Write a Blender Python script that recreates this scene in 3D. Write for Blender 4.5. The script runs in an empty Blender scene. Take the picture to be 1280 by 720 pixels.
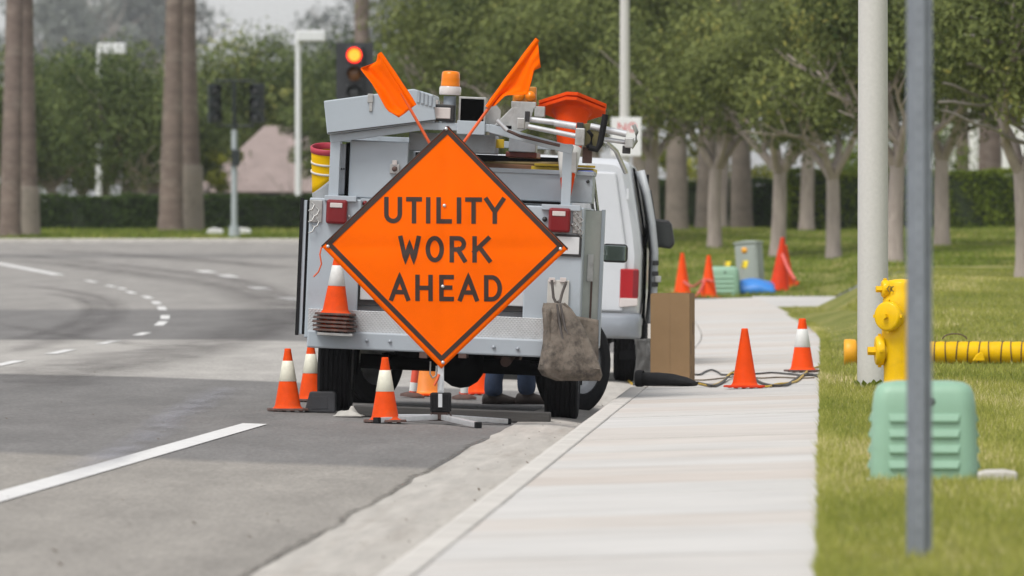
import bpy, bmesh, math, random
import numpy as np
from mathutils import Vector, Matrix, noise as mnoise
R = math.radians
random.seed(7)
rng = np.random.default_rng(11)
scene = bpy.context.scene
COL = scene.collection

# ---------------------------------------------------------------- camera
F = 10320.0            # focal length in photo pixels (1280 wide)
VX, VY = 1029.0, 305.0  # vanishing point of the street in photo pixels
CH = 1.23              # camera height above the street
cam_d = bpy.data.cameras.new('camera')
cam = bpy.data.objects.new('camera', cam_d)
COL.objects.link(cam)
scene.camera = cam
cam.location = (0, 0, CH)
cam_d.sensor_width = 36.0
cam_d.lens = F / 1280 * 36
cam_d.clip_start = 1.0
cam_d.clip_end = 9000
cam.rotation_euler = (math.pi / 2 - math.atan((360 - VY) / F), 0, math.atan((VX - 640) / F))
cam_d.dof.use_dof = True
cam_d.dof.focus_distance = 58.5
cam_d.dof.aperture_fstop = 6.2

# ---------------------------------------------------------------- sky, sun, exposure
SUN_EL, SUN_AZ = R(58), R(215)      # azimuth clockwise from +Y
world = bpy.data.worlds.new('World')
scene.world = world
world.use_nodes = True
wt = world.node_tree
wt.nodes.clear()
wo = wt.nodes.new('ShaderNodeOutputWorld')
bg = wt.nodes.new('ShaderNodeBackground')
sk = wt.nodes.new('ShaderNodeTexSky')
sk.sky_type = 'NISHITA'
sk.sun_disc = False
sk.sun_elevation = SUN_EL
sk.sun_rotation = SUN_AZ
sk.air_density = 1.0
sk.dust_density = 1.5
sk.ozone_density = 1.0
hs = wt.nodes.new('ShaderNodeHueSaturation')
hs.inputs['Saturation'].default_value = 0.17
wt.links.new(sk.outputs[0], hs.inputs['Color'])
wt.links.new(hs.outputs[0], bg.inputs['Color'])
wt.links.new(bg.outputs[0], wo.inputs['Surface'])
bg.inputs['Strength'].default_value = 0.112
sun_d = bpy.data.lights.new('sun', 'SUN')
sun_d.energy = 1.5
sun_d.angle = R(22)
sun_d.color = (1.0, 0.965, 0.91)
sun = bpy.data.objects.new('sun', sun_d)
COL.objects.link(sun)
sdir = Vector((math.sin(SUN_AZ) * math.cos(SUN_EL), math.cos(SUN_AZ) * math.cos(SUN_EL), math.sin(SUN_EL)))
sun.rotation_euler = (-sdir).to_track_quat('-Z', 'Y').to_euler()
sun.location = (0, 0, 60)
scene.view_settings.view_transform = 'Standard'
scene.view_settings.look = 'None'
scene.view_settings.exposure = 0.80
scene.view_settings.gamma = 1.0
scene.view_settings.use_curve_mapping = False
scene.render.engine = 'CYCLES'
scene.cycles.max_bounces = 6
scene.cycles.transparent_max_bounces = 12
scene.cycles.use_denoising = True

# ---------------------------------------------------------------- helpers
def W(px, py, Y):
    """photo pixel at world distance Y -> world point"""
    return Vector(((px - VX) / F * Y, Y, CH - (py - VY) / F * Y))

def tag(o, label=None, cat=None, group=None, kind=None):
    if label: o['label'] = label
    if cat: o['category'] = cat
    if group: o['group'] = group
    if kind: o['kind'] = kind
    return o

def empty(name, loc=(0, 0, 0), rz=0.0, label=None, cat=None, group=None):
    o = bpy.data.objects.new(name, None)
    o.empty_display_size = 0.2
    COL.objects.link(o)
    o.location = loc
    o.rotation_euler = (0, 0, rz)
    return tag(o, label, cat, group)

def copy_tree(o, parent=None):
    c = o.copy()
    COL.objects.link(c)
    c.parent = parent
    for ch in o.children:
        copy_tree(ch, c)
    return c

class MB:
    """collects shapes; build() links them as ONE mesh object"""
    def __init__(s):
        s.v = []; s.f = []; s.sm = []
    def add(s, vs, fs, smooth=False):
        b = len(s.v)
        s.v += [tuple(v) for v in vs]
        s.f += [tuple(i + b for i in f) for f in fs]
        s.sm += [smooth] * len(fs)
        return s
    def box(s, c, h, rot=None):
        vs = []
        for z in (-1, 1):
            for x, y in ((-1, -1), (1, -1), (1, 1), (-1, 1)):
                p = Vector((x * h[0], y * h[1], z * h[2]))
                if rot: p = rot @ p
                vs.append(p + Vector(c))
        return s.add(vs, [(3, 2, 1, 0), (4, 5, 6, 7), (0, 1, 5, 4), (1, 2, 6, 5), (2, 3, 7, 6), (3, 0, 4, 7)])
    def box2(s, a, b):
        c = [(a[i] + b[i]) / 2 for i in range(3)]
        h = [abs(a[i] - b[i]) / 2 for i in range(3)]
        return s.box(c, h)
    def prism(s, poly, y0, y1):
        """poly: (x,z) outline seen from -Y, extruded along Y"""
        n = len(poly)
        vs = [(p[0], y0, p[1]) for p in poly] + [(p[0], y1, p[1]) for p in poly]
        ar = sum(poly[i][0] * poly[(i + 1) % n][1] - poly[(i + 1) % n][0] * poly[i][1] for i in range(n))
        idx = list(range(n)) if ar > 0 else list(range(n))[::-1]
        fs = [tuple(idx), tuple(i + n for i in idx[::-1])]
        for k in range(n):
            a, b = idx[k], idx[(k + 1) % n]
            fs.append((a, a + n, b + n, b))
        return s.add(vs, fs)
    def tube(s, pts, r, n=8, caps=True, smooth=True):
        pts = [Vector(p) for p in pts]
        rs = r if isinstance(r, (list, tuple)) else [r] * len(pts)
        vs = []; fs = []
        up = None
        for i, p in enumerate(pts):
            t = (pts[min(i + 1, len(pts) - 1)] - pts[max(i - 1, 0)])
            t = t.normalized() if t.length > 1e-9 else Vector((0, 0, 1))
            if up is None:
                up = Vector((0, 0, 1)) if abs(t.z) < 0.9 else Vector((0, 1, 0))
            a = t.cross(up)
            if a.length < 1e-6:
                a = t.cross(Vector((1, 0, 0)))
            a.normalize(); b = t.cross(a).normalized(); up = -b if False else up
            for k in range(n):
                q = 2 * math.pi * k / n
                vs.append(p + (a * math.cos(q) + b * math.sin(q)) * rs[i])
        for i in range(len(pts) - 1):
            for k in range(n):
                k2 = (k + 1) % n
                fs.append((i * n + k, i * n + k2, (i + 1) * n + k2, (i + 1) * n + k))
        s.add(vs, fs, smooth)
        if caps:
            s.add(vs[:n], [tuple(range(n))[::-1]]); s.add(vs[-n:], [tuple(range(n))])
        return s
    def lathe(s, prof, n=24, M=None, smooth=True, c=(0, 0, 0)):
        """prof: (radius, z) pairs bottom to top around Z"""
        vs = []; fs = []
        for r, z in prof:
            for k in range(n):
                q = 2 * math.pi * k / n
                p = Vector((r * math.cos(q), r * math.sin(q), z))
                if M: p = M @ p
                vs.append(p + Vector(c))
        for i in range(len(prof) - 1):
            for k in range(n):
                k2 = (k + 1) % n
                fs.append((i * n + k, i * n + k2, (i + 1) * n + k2, (i + 1) * n + k))
        s.add(vs, fs, smooth)
        return s
    def disc(s, c, r, n=20, M=None):
        vs = []
        for k in range(n):
            q = 2 * math.pi * k / n
            p = Vector((r * math.cos(q), r * math.sin(q), 0))
            if M: p = M @ p
            vs.append(p + Vector(c))
        return s.add(vs, [tuple(range(n))])
    def grid(s, P, nu, nv, smooth=True):
        vs = [P(i / nu, j / nv) for j in range(nv + 1) for i in range(nu + 1)]
        fs = [(j * (nu + 1) + i, j * (nu + 1) + i + 1, (j + 1) * (nu + 1) + i + 1, (j + 1) * (nu + 1) + i)
              for j in range(nv) for i in range(nu)]
        return s.add(vs, fs, smooth)
    def build(s, name, mat, parent=None, bevel=0, solid=0, seg=2):
        me = bpy.data.meshes.new(name)
        me.from_pydata(s.v, [], s.f)
        me.polygons.foreach_set('use_smooth', s.sm)
        me.materials.append(mat)
        me.update()
        o = bpy.data.objects.new(name, me)
        COL.objects.link(o)
        if parent: o.parent = parent
        if solid:
            m = o.modifiers.new('solid', 'SOLIDIFY'); m.thickness = solid; m.offset = 0
        if bevel:
            m = o.modifiers.new('bevel', 'BEVEL'); m.width = bevel; m.segments = seg
            m.limit_method = 'ANGLE'; m.angle_limit = R(35)
            m.use_clamp_overlap = True
        return o

ROTX = Matrix.Rotation(R(90), 3, 'X')      # lathe axis Z -> -Y
ROTY = Matrix.Rotation(R(90), 3, 'Y')      # lathe axis Z -> +X

# ---------------------------------------------------------------- materials
def nd(nt, t, **kw):
    n = nt.nodes.new(t)
    for k, v in kw.items():
        setattr(n, k, v)
    return n

MATS = {}
def mat(name, col, rough=0.6, metal=0.0, var=0.12, scale=6.0, bump=0.0, bscale=60.0,
        dirt=None, dscale=3.0, damt=0.5, spec=0.5, emit=None, estr=0.0, coat=0.0, trans=0.0, stretch=None, dthr=0.52):
    if name in MATS: return MATS[name]
    m = bpy.data.materials.new(name); m.use_nodes = True
    nt = m.node_tree; b = nt.nodes['Principled BSDF']
    tc = nd(nt, 'ShaderNodeTexCoord')
    co = tc.outputs['Object']
    if stretch:
        mp = nd(nt, 'ShaderNodeMapping'); mp.inputs['Scale'].default_value = stretch
        nt.links.new(co, mp.inputs[0]); co = mp.outputs[0]
    n1 = nd(nt, 'ShaderNodeTexNoise'); n1.inputs['Scale'].default_value = scale; n1.inputs['Detail'].default_value = 6
    n1.inputs['Roughness'].default_value = 0.65
    nt.links.new(co, n1.inputs['Vector'])
    mx = nd(nt, 'ShaderNodeMix', data_type='RGBA')
    mx.inputs['A'].default_value = (*[max(0, c * (1 - var)) for c in col], 1)
    mx.inputs['B'].default_value = (*[min(1, c * (1 + var)) for c in col], 1)
    mr = nd(nt, 'ShaderNodeMapRange'); mr.inputs[1].default_value = 0.3; mr.inputs[2].default_value = 0.7
    nt.links.new(n1.outputs[0], mr.inputs[0]); nt.links.new(mr.outputs[0], mx.inputs['Factor'])
    out = mx.outputs['Result']
    if dirt:
        n2 = nd(nt, 'ShaderNodeTexNoise'); n2.inputs['Scale'].default_value = dscale; n2.inputs['Detail'].default_value = 8
        n2.inputs['Roughness'].default_value = 0.7
        nt.links.new(co, n2.inputs['Vector'])
        m2 = nd(nt, 'ShaderNodeMapRange'); m2.inputs[1].default_value = dthr; m2.inputs[2].default_value = dthr + 0.2
        m2.inputs[4].default_value = damt
        nt.links.new(n2.outputs[0], m2.inputs[0])
        mx2 = nd(nt, 'ShaderNodeMix', data_type='RGBA')
        mx2.inputs['B'].default_value = (*dirt, 1)
        nt.links.new(m2.outputs[0], mx2.inputs['Factor']); nt.links.new(out, mx2.inputs['A'])
        out = mx2.outputs['Result']
    nt.links.new(out, b.inputs['Base Color'])
    b.inputs['Roughness'].default_value = rough
    b.inputs['Metallic'].default_value = metal
    b.inputs['Specular IOR Level'].default_value = spec
    b.inputs['Coat Weight'].default_value = coat
    if trans: b.inputs['Transmission Weight'].default_value = trans
    if emit:
        b.inputs['Emission Color'].default_value = (*emit, 1); b.inputs['Emission Strength'].default_value = estr
    if bump:
        n3 = nd(nt, 'ShaderNodeTexNoise'); n3.inputs['Scale'].default_value = bscale; n3.inputs['Detail'].default_value = 4
        nt.links.new(co, n3.inputs['Vector'])
        bp = nd(nt, 'ShaderNodeBump'); bp.inputs['Strength'].default_value = bump; bp.inputs['Distance'].default_value = 0.01
        nt.links.new(n3.outputs[0], bp.inputs['Height']); nt.links.new(bp.outputs[0], b.inputs['Normal'])
    MATS[name] = m
    return m

def leafmat(name, dark, light, dry=None, rough=0.5):
    m = bpy.data.materials.new(name); m.use_nodes = True
    nt = m.node_tree; b = nt.nodes['Principled BSDF']
    at = nd(nt, 'ShaderNodeAttribute'); at.attribute_name = 'tint'
    cr = nd(nt, 'ShaderNodeValToRGB')
    cr.color_ramp.elements[0].color = (*dark, 1)
    cr.color_ramp.elements[1].color = (*light, 1)
    cr.color_ramp.elements[1].position = 0.85 if dry else 1.0
    if dry:
        e = cr.color_ramp.elements.new(1.0); e.color = (*dry, 1)
    nt.links.new(at.outputs['Fac'], cr.inputs[0])
    nt.links.new(cr.outputs[0], b.inputs['Base Color'])
    b.inputs['Roughness'].default_value = rough
    b.inputs['Specular IOR Level'].default_value = 0.08
    tr = nd(nt, 'ShaderNodeBsdfTranslucent')
    nt.links.new(cr.outputs[0], tr.inputs['Color'])
    ms = nd(nt, 'ShaderNodeMixShader'); ms.inputs[0].default_value = 0.28
    nt.links.new(b.outputs[0], ms.inputs[1]); nt.links.new(tr.outputs[0], ms.inputs[2])
    nt.links.new(ms.outputs[0], nt.nodes['Material Output'].inputs['Surface'])
    return m

# ================================================================ GROUND
def sstep(a, b, x):
    t = np.clip((x - a) / (b - a), 0, 1)
    return t * t * (3 - 2 * t)

def Cv(Y):                                   # lateral offset of the kerb as the street bends left
    Y = np.asarray(Y, float)
    d = np.clip(Y - 88, 0, 110)
    return -5.5e-4 * d * d - np.clip(Y - 198, 0, 1e5) * 0.121

def Rise(Y):
    Y = np.asarray(Y, float)
    return 1.23 * (np.clip(Y - 105, 0, 110) / 110) ** 1.3

def Groad(x, Y):
    t = np.asarray(x, float) - Cv(Y)
    cr = -0.037 * (np.maximum(t, -6.5) + 3.66)
    cr = np.where(t < -6.5, cr - 0.002 * np.clip(-6.5 - t, 0, 8), cr)
    cr = cr * (1 - 0.8 * sstep(120, 190, np.asarray(Y, float)))
    return Rise(Y) + cr

def Gwalk(x, Y):
    t = np.asarray(x, float) - Cv(Y)
    return Rise(Y) * 1.0 + 0.10 + 0.03 * (t + 1.39)

YA = np.array([0, 75, 95, 117, 138, 166, 206, 216.5]); ZA = np.array([.145, .17, .42, .76, .85, 1.05, 1.60, 1.62])
YB = np.array([0, 122, 128, 134, 172, 206, 216.5]); ZB = np.array([.145, .17, .22, .34, 1.0, 1.60, 1.62])
def smooth_interp(Y, ys, zs):
    Y = np.asarray(Y, float)
    return (np.interp(Y - 4, ys, zs) + np.interp(Y, ys, zs) + np.interp(Y + 4, ys, zs)) / 3
def Glawn(x, Y):
    x = np.asarray(x, float); Y = np.asarray(Y, float)
    b = sstep(0.0, 1.15, x)
    z = (1 - b) * smooth_interp(Y, YB, ZB) + b * smooth_interp(Y, YA, ZA)
    k = sstep(0.0, 2.5, x - (Cv(Y) - 1.39)) # meets the kerb on the street side
    z = np.where(Y > 126, k * z + (1 - k) * (Rise(Y) + 0.11), z)
    z = z + 0.035 * np.sin(Y * 0.55 + x) * sstep(95, 125, Y) * (1 - sstep(200, 214, Y))
    return z + 0.015 * np.clip(x - 3, 0, 40)

def hit(px, py, G=Groad):
    for Y in np.arange(15, 260, 0.1):
        p = W(px, py, Y)
        if p.z <= float(G(p.x, Y)):
            return p
    return W(px, py, 217)

def sheet(name, ys, xl, xr, nx, zf, m, parent=None, dz=0.0, smooth=True):
    vs = []; fs = []
    for y in ys:
        a, b = float(xl(y)), float(xr(y))
        x = np.linspace(a, b, nx + 1)
        z = np.asarray(zf(x, np.full_like(x, y))) + dz
        vs += [(float(x[i]), float(y), float(z[i])) for i in range(nx + 1)]
    n = nx + 1
    for j in range(len(ys) - 1):
        for i in range(nx):
            fs.append((j * n + i, j * n + i + 1, (j + 1) * n + i + 1, (j + 1) * n + i))
    mb = MB().add(vs, fs, smooth)
    return mb.build(name, m, parent)

# --- asphalt: patches laid at different times, tyre polish, grain
def asphalt_material():
    m = bpy.data.materials.new('asphalt'); m.use_nodes = True
    nt = m.node_tree; b = nt.nodes['Principled BSDF']
    tc = nd(nt, 'ShaderNodeTexCoord')
    sep = nd(nt, 'ShaderNodeSeparateXYZ'); nt.links.new(tc.outputs['Object'], sep.inputs[0])
    nz = nd(nt, 'ShaderNodeTexNoise'); nz.inputs['Scale'].default_value = 0.8; nz.inputs['Detail'].default_value = 5
    nt.links.new(tc.outputs['Object'], nz.inputs[0])
    ad = nd(nt, 'ShaderNodeMath', operation='MULTIPLY_ADD'); ad.inputs[1].default_value = 0.5
    nt.links.new(nz.outputs[0], ad.inputs[0]); nt.links.new(sep.outputs['Y'], ad.inputs[2])
    mr = nd(nt, 'ShaderNodeMapRange'); mr.inputs[1].default_value = 0; mr.inputs[2].default_value = 200
    nt.links.new(ad.outputs[0], mr.inputs[0])
    cr = nd(nt, 'ShaderNodeValToRGB'); cr.color_ramp.interpolation = 'LINEAR'
    L = (.262, .243, .218, 1); D = (.160, .153, .147, 1); Lm = (.262, .248, .231, 1); L2 = (.355, .337, .313, 1)
    els = [(0, L), (47.0, L), (47.25, D), (60, D), (71.5, D), (71.8, L2), (97, L2), (97.4, D), (125, D), (126, Lm), (190, Lm), (192, D), (200, Lm)]
    ce = cr.color_ramp.elements
    ce[0].position = 0; ce[0].color = L
    ce[1].position = 1; ce[1].color = Lm
    for y, c in els[1:-1]:
        e = ce.new(y / 200); e.color = c
    nt.links.new(mr.outputs[0], cr.inputs[0])
    # grain, blotches stretched along the road
    mp = nd(nt, 'ShaderNodeMapping'); mp.inputs['Scale'].default_value = (1.6, 0.25, 1)
    nt.links.new(tc.outputs['Object'], mp.inputs[0])
    n2 = nd(nt, 'ShaderNodeTexNoise'); n2.inputs['Scale'].default_value = 1.2; n2.inputs['Detail'].default_value = 8; n2.inputs['Roughness'].default_value = .7
    nt.links.new(mp.outputs[0], n2.inputs[0])
    m2 = nd(nt, 'ShaderNodeMapRange'); m2.inputs[1].default_value = .3; m2.inputs[2].default_value = .7; m2.inputs[3].default_value = .80; m2.inputs[4].default_value = 1.16
    nt.links.new(n2.outputs[0], m2.inputs[0])
    n3 = nd(nt, 'ShaderNodeTexNoise'); n3.inputs['Scale'].default_value = 40; n3.inputs['Detail'].default_value = 5; n3.inputs['Roughness'].default_value = .8
    mp3 = nd(nt, 'ShaderNodeMapping'); mp3.inputs['Scale'].default_value = (1, .14, 1)
    nt.links.new(tc.outputs['Object'], mp3.inputs[0]); nt.links.new(mp3.outputs[0], n3.inputs[0])
    m3 = nd(nt, 'ShaderNodeMapRange'); m3.inputs[1].default_value = .3; m3.inputs[2].default_value = .7; m3.inputs[3].default_value = .72; m3.inputs[4].default_value = 1.28
    nt.links.new(n3.outputs[0], m3.inputs[0])
    mu = nd(nt, 'ShaderNodeMath', operation='MULTIPLY')
    nt.links.new(m2.outputs[0], mu.inputs[0]); nt.links.new(m3.outputs[0], mu.inputs[1])
    vm = nd(nt, 'ShaderNodeVectorMath', operation='SCALE')
    nt.links.new(cr.outputs[0], vm.inputs[0]); nt.links.new(mu.outputs[0], vm.inputs['Scale'])
    nt.links.new(vm.outputs[0], b.inputs['Base Color'])
    b.inputs['Roughness'].default_value = .85
    b.inputs['Specular IOR Level'].default_value = .25
    bp = nd(nt, 'ShaderNodeBump'); bp.inputs['Strength'].default_value = .5; bp.inputs['Distance'].default_value = .01
    nt.links.new(n3.outputs[0], bp.inputs['Height']); nt.links.new(bp.outputs[0], b.inputs['Normal'])
    return m

ys_main = [8 + i * 1.0 for i in range(int((216.5 - 8) / 1.0) + 1)] + [217.0]
m_asphalt = asphalt_material()
road = sheet('road', ys_main, lambda y: -75, lambda y: Cv(y) - 2.18, 60, Groad, m_asphalt)
tag(road, 'grey patched asphalt street bending left past the parked truck', kind='structure')

# gutter pan: pale concrete, in lengths with joints; dirty towards the kerb
m_gut = mat('gutter_concrete', (.40, .375, .34), .85, var=.16, scale=3, bump=.3, bscale=50, dirt=(.25, .215, .18), dscale=1.4, damt=.6, stretch=(4, .22, 1))
gutter = sheet('gutter', [8, 9], lambda y: -2.2, lambda y: -1.56, 1, lambda x, y: x * 0 - .6, m_gut)
tag(gutter, 'pale dirt-stained concrete gutter along the kerb', kind='structure')
def Ggut(x, Y):
    t = np.asarray(x, float) - Cv(Y)
    return Rise(Y) - 0.052 - 0.045 * sstep(-2.0, -1.56, t)
y = 8.0
while y < 215:
    L = 6.0
    yy = list(np.linspace(y, y + L - .015, 7))
    # the asphalt side is a ragged edge
    o = sheet('gutter_length', yy, lambda q: Cv(q) - 2.2 + .05 * mnoise.noise((q * 1.7, 0, 3)), lambda q: Cv(q) - 1.55, 8, Ggut, m_gut, gutter, dz=0.006)
    y += L

# kerb stones: rounded profile
m_kerb = mat('kerb_concrete', (.50, .475, .44), .85, var=.14, scale=4, bump=.3, bscale=60, dirt=(.30, .27, .23), dscale=2.5, damt=.4)
kerb = MB().box((-1.5, 12, -.6), (.05, 3, .05)).build('kerb', m_kerb)
tag(kerb, 'pale rounded concrete kerb beside the sidewalk', kind='structure')
kprof = [(-1.575, -.16), (-1.565, .03), (-1.550, .075), (-1.52, .100), (-1.49, .106), (-1.402, .104), (-1.396, .098), (-1.396, -.16)]
y = 8.0
while y < 216:
    n = 5; L = 3.0
    vs = []; fs = []
    for j in range(n + 1):
        yy = y + (L - .008) * j / n
        for (px_, pz_) in kprof:
            vs.append((px_ + float(Cv(yy)) + .004 * mnoise.noise((yy, pz_ * 9, 1)), yy, pz_ + float(Rise(yy))))
    k = len(kprof)
    for j in range(n):
        for i in range(k - 1):
            fs.append((j * k + i, (j + 1) * k + i, (j + 1) * k + i + 1, j * k + i + 1))
    fs.append(tuple(range(k))); fs.append(tuple(range(n * k, n * k + k))[::-1])
    MB().add(vs, fs, False).build('kerbstone', m_kerb, kerb)
    y += L

# sidewalk slabs
def slab_mat(i, tint):
    return mat('sidewalk_concrete_%d' % i, tint, .88, var=.10, scale=2.0, bump=.25, bscale=70, dirt=(tint[0] * .72, tint[1] * .66, tint[2] * .60), dscale=1.1, damt=.42, stretch=(.5, .9, 1), dthr=.53)
slabs = [slab_mat(0, (.485, .465, .44)), slab_mat(1, (.485, .45, .415)), slab_mat(2, (.48, .445, .41)), slab_mat(3, (.49, .475, .455)), slab_mat(4, (.465, .42, .38))]
m_base = mat('soil', (.09, .07, .05), .95, var=.3)
sidewalk = sheet('sidewalk', list(np.arange(8, 135, 1.5)), lambda y: Cv(y) - 1.39, lambda y: Cv(y) + .06, 2, Gwalk, m_base, dz=-.05)
tag(sidewalk, 'pale concrete sidewalk of square slabs beside the kerb', kind='structure')
y = 8.0; pk = random.Random(5)
while y < 133.2:
    L = 1.52
    c = pk.choice([0, 0, 3, 3, 1, 2, 4, 1])
    dzz = pk.uniform(-.0012, .0012)
    yy = [y + .002, y + L / 2, y + L - .002]
    o = sheet('slab', yy, lambda q: Cv(q) - 1.388, lambda q: Cv(q) + .05, 4, Gwalk, slabs[c], sidewalk, dz=dzz, smooth=False)
    sm = o.modifiers.new('solid', 'SOLIDIFY'); sm.thickness = .06; sm.offset = -1
    y += L

# cross path running right, behind the lawn corner
m_path = slab_mat(6, (.47, .455, .435))
def Gpath(x, Y):
    return np.interp(Y, [124, 128, 134.5], [.185, .215, .36]) + 0 * np.asarray(x, float)
path = sheet('path', list(np.linspace(127.0, 134.5, 9)), lambda y: Cv(y) + .02, lambda y: 1.3, 8, Gpath, m_path, dz=.02)
tag(path, 'pale concrete path crossing the lawn beyond the sidewalk', kind='structure')

# lawn sheets
def lawn_material(name, k=1.0):
    m = bpy.data.materials.new(name); m.use_nodes = True
    nt = m.node_tree; b = nt.nodes['Principled BSDF']
    tc = nd(nt, 'ShaderNodeTexCoord')
    mp = nd(nt, 'ShaderNodeMapping'); mp.inputs['Scale'].default_value = (1.0, .5, 1)
    nt.links.new(tc.outputs['Object'], mp.inputs[0])
    n1 = nd(nt, 'ShaderNodeTexNoise'); n1.inputs['Scale'].default_value = 1.1; n1.inputs['Detail'].default_value = 9; n1.inputs['Roughness'].default_value = .7
    nt.links.new(mp.outputs[0], n1.inputs[0])
    cr = nd(nt, 'ShaderNodeValToRGB'); ce = cr.color_ramp.elements
    ce[0].position = .28; ce[0].color = (.10 * k, .125 * k, .028 * k, 1)
    ce[1].position = .74; ce[1].color = (.34 * k, .29 * k, .13 * k, 1)
    e = ce.new(.5); e.color = (.19 * k, .20 * k, .05 * k, 1)
    nt.links.new(n1.outputs[0], cr.inputs[0]); nt.links.new(cr.outputs[0], b.inputs['Base Color'])
    b.inputs['Roughness'].default_value = .9
    b.inputs['Specular IOR Level'].default_value = .1
    n3 = nd(nt, 'ShaderNodeTexNoise'); n3.inputs['Scale'].default_value = 30; n3.inputs['Detail'].default_value = 4
    nt.links.new(tc.outputs['Object'], n3.inputs[0])
    bp = nd(nt, 'ShaderNodeBump'); bp.inputs['Strength'].default_value = 1; bp.inputs['Distance'].default_value = .04
    nt.links.new(n3.outputs[0], bp.inputs['Height']); nt.links.new(bp.outputs[0], b.inputs['Normal'])
    return m
m_lawn = lawn_material('lawn_turf')

def lawn_left(y):
    y = float(y)
    e = float(Cv(y)) + .012 * mnoise.noise((y * .5, 2, 0)) + .007 * mnoise.noise((y * 1.6, 5, 0))
    if y > 118: e = e + (y - 118) ** 2 * .012 * 0
    return e
ysl = [8 + i * .3 for i in range(int((127.4 - 8) / .3) + 1)]
lawn = sheet('lawn', ysl, lawn_left, lambda y: 45, 60, Glawn, m_lawn, dz=.012)
tag(lawn, 'mown green and straw-coloured lawn beside the sidewalk', kind='structure')
ysl2 = list(np.arange(134.3, 216.6, .9)) + [216.6]
lawn_far = sheet('lawn_slope', ysl2, lambda y: float(Cv(y)) - 1.40, lambda y: 45, 90, Glawn, m_lawn, dz=.012)
lawn_mid = sheet('lawn_strip', [127.2, 128.9, 130.6, 132.3, 134.4], lambda y: 1.2, lambda y: 45, 60, Glawn, m_lawn, dz=.012)
tag(lawn_mid, 'strip of lawn at the end of the cross path', kind='structure')
tag(lawn_far, 'grassy slope rising behind the cross path under the trees', kind='structure')

# beyond the junction: far kerb, far lawn, open ground
m_farlawn = lawn_material('far_lawn_turf', .9)
def Gfar(x, Y):
    return np.interp(Y, [217, 219, 240, 300, 600], [1.36, 1.40, 1.64, 1.9, 2.4]) + 0 * np.asarray(x, float)
farlawn = sheet('far_lawn', list(np.linspace(217.35, 300, 24)), lambda y: -120, lambda y: 120, 30, Gfar, m_farlawn)
tag(farlawn, 'strip of green lawn beyond the junction', kind='structure')
fk = MB()
fk.box((-15, 217.2, 1.26), (105, .15, .11))
fkerb = fk.build('far_kerb', m_kerb, None, bevel=.03)
tag(fkerb, 'pale kerb along the far side of the junction', kind='structure')
ground = MB().add([(-1500, -200, -1.2), (1500, -200, -1.2), (1500, 299.9, -1.2), (-1500, 299.9, -1.2)], [(0, 1, 2, 3)])
ground.add([(-1500, 299.9, 1.86), (1500, 299.9, 1.86), (1500, 3200, 8), (-1500, 3200, 8)], [(0, 1, 2, 3)])
g = ground.build('ground', lawn_material('open_ground', .8))
tag(g, 'open grassy ground reaching the horizon', kind='structure')

# traffic island hidden behind the truck that carries the red signal
m_isl = mat('island_concrete', (.45, .43, .40), .85, var=.15)
isl = MB()
zi = float(Groad(-8.8, 159))
isl.tube([(-8.75, 152, zi), (-8.75, 166, zi)], .01, 4)
isl.box((-8.75, 159, zi + .02), (.42, 7, .13))
io = isl.build('traffic_island', m_isl, None, bevel=.04)
tag(io, 'narrow concrete traffic island in the street', kind='structure')

# ---------------------------------------------------------------- paint and marks on the road
m_paint = mat('road_paint', (.62, .61, .595), .6, var=.10, scale=5, dirt=(.34, .33, .31), dscale=9, damt=.8, bump=.2, bscale=60, dthr=.56)
def ribbon(name, pts, wid, m, dz, zf=Groad, sub=6, jitter=0.0):
    """strip that follows ground points (x,y)"""
    pts = [Vector((p[0], p[1])) for p in pts]
    P = []
    n = len(pts)
    for i in range(n - 1):
        p0 = pts[max(i - 1, 0)]; p1 = pts[i]; p2 = pts[i + 1]; p3 = pts[min(i + 2, n - 1)]
        for k in range(sub):
            t = k / sub
            P.append(0.5 * ((2 * p1) + (p2 - p0) * t + (2 * p0 - 5 * p1 + 4 * p2 - p3) * t * t + (3 * p1 - p0 - 3 * p2 + p3) * t ** 3))
    P.append(pts[-1])
    vs = []; fs = []
    for i, p in enumerate(P):
        t = P[min(i + 1, len(P) - 1)] - P[max(i - 1, 0)]
        t.normalize(); nrm = Vector((-t.y, t.x))
        w = wid * (1 + jitter * mnoise.noise((i * .7, wid, 0)))
        for k in (-1, 0, 1):
            q = p + nrm * w / 2 * k
            vs.append((q.x, q.y, float(zf(q.x, q.y)) + dz))
    for i in range(len(P) - 1):
        for k in range(2):
            a = i * 3 + k
            fs.append((a, a + 1, a + 4, a + 3))
    return MB().add(vs, fs, True).build(name, m)

a0 = hit(318, 531); a1 = hit(0, 622)
d = Vector((a1.x - a0.x, a1.y - a0.y))
pts = [(a0.x + d.x * t, a0.y + d.y * t) for t in (0, .25, .5, .75, 1, 1.35)]
ln = ribbon('lane_line', pts, .165, m_paint, .005)
tag(ln, 'thick solid white lane line near the cones', kind='structure')
dpx = [(7, 455), (74, 440.5), (134, 428.5), (176, 418), (200, 405), (205, 397), (201, 386), (194, 379), (183, 372), (162, 366), (151, 361), (137, 358), (112, 352)]
dw = [hit(*p) for p in dpx]
for i, p in enumerate(dw):
    a = dw[max(i - 1, 0)]; b = dw[min(i + 1, len(dw) - 1)]
    t = Vector((b.x - a.x, b.y - a.y)); gap = t.length / (1 if i in (0, len(dw) - 1) else 2); t.normalize()
    hl = min(gap * .26, 1.7) if i < 4 else gap * .24
    o = ribbon('guide_dash', [(p.x - t.x * hl, p.y - t.y * hl), (p.x, p.y), (p.x + t.x * hl, p.y + t.y * hl)], .13 if i < 4 else .13, m_paint, .005, sub=2)
    tag(o, 'white turning guide dash curving through the junction', kind='structure')
e0 = [hit(*p) for p in ((-10, 328.5), (30, 336), (72, 344))]
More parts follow.
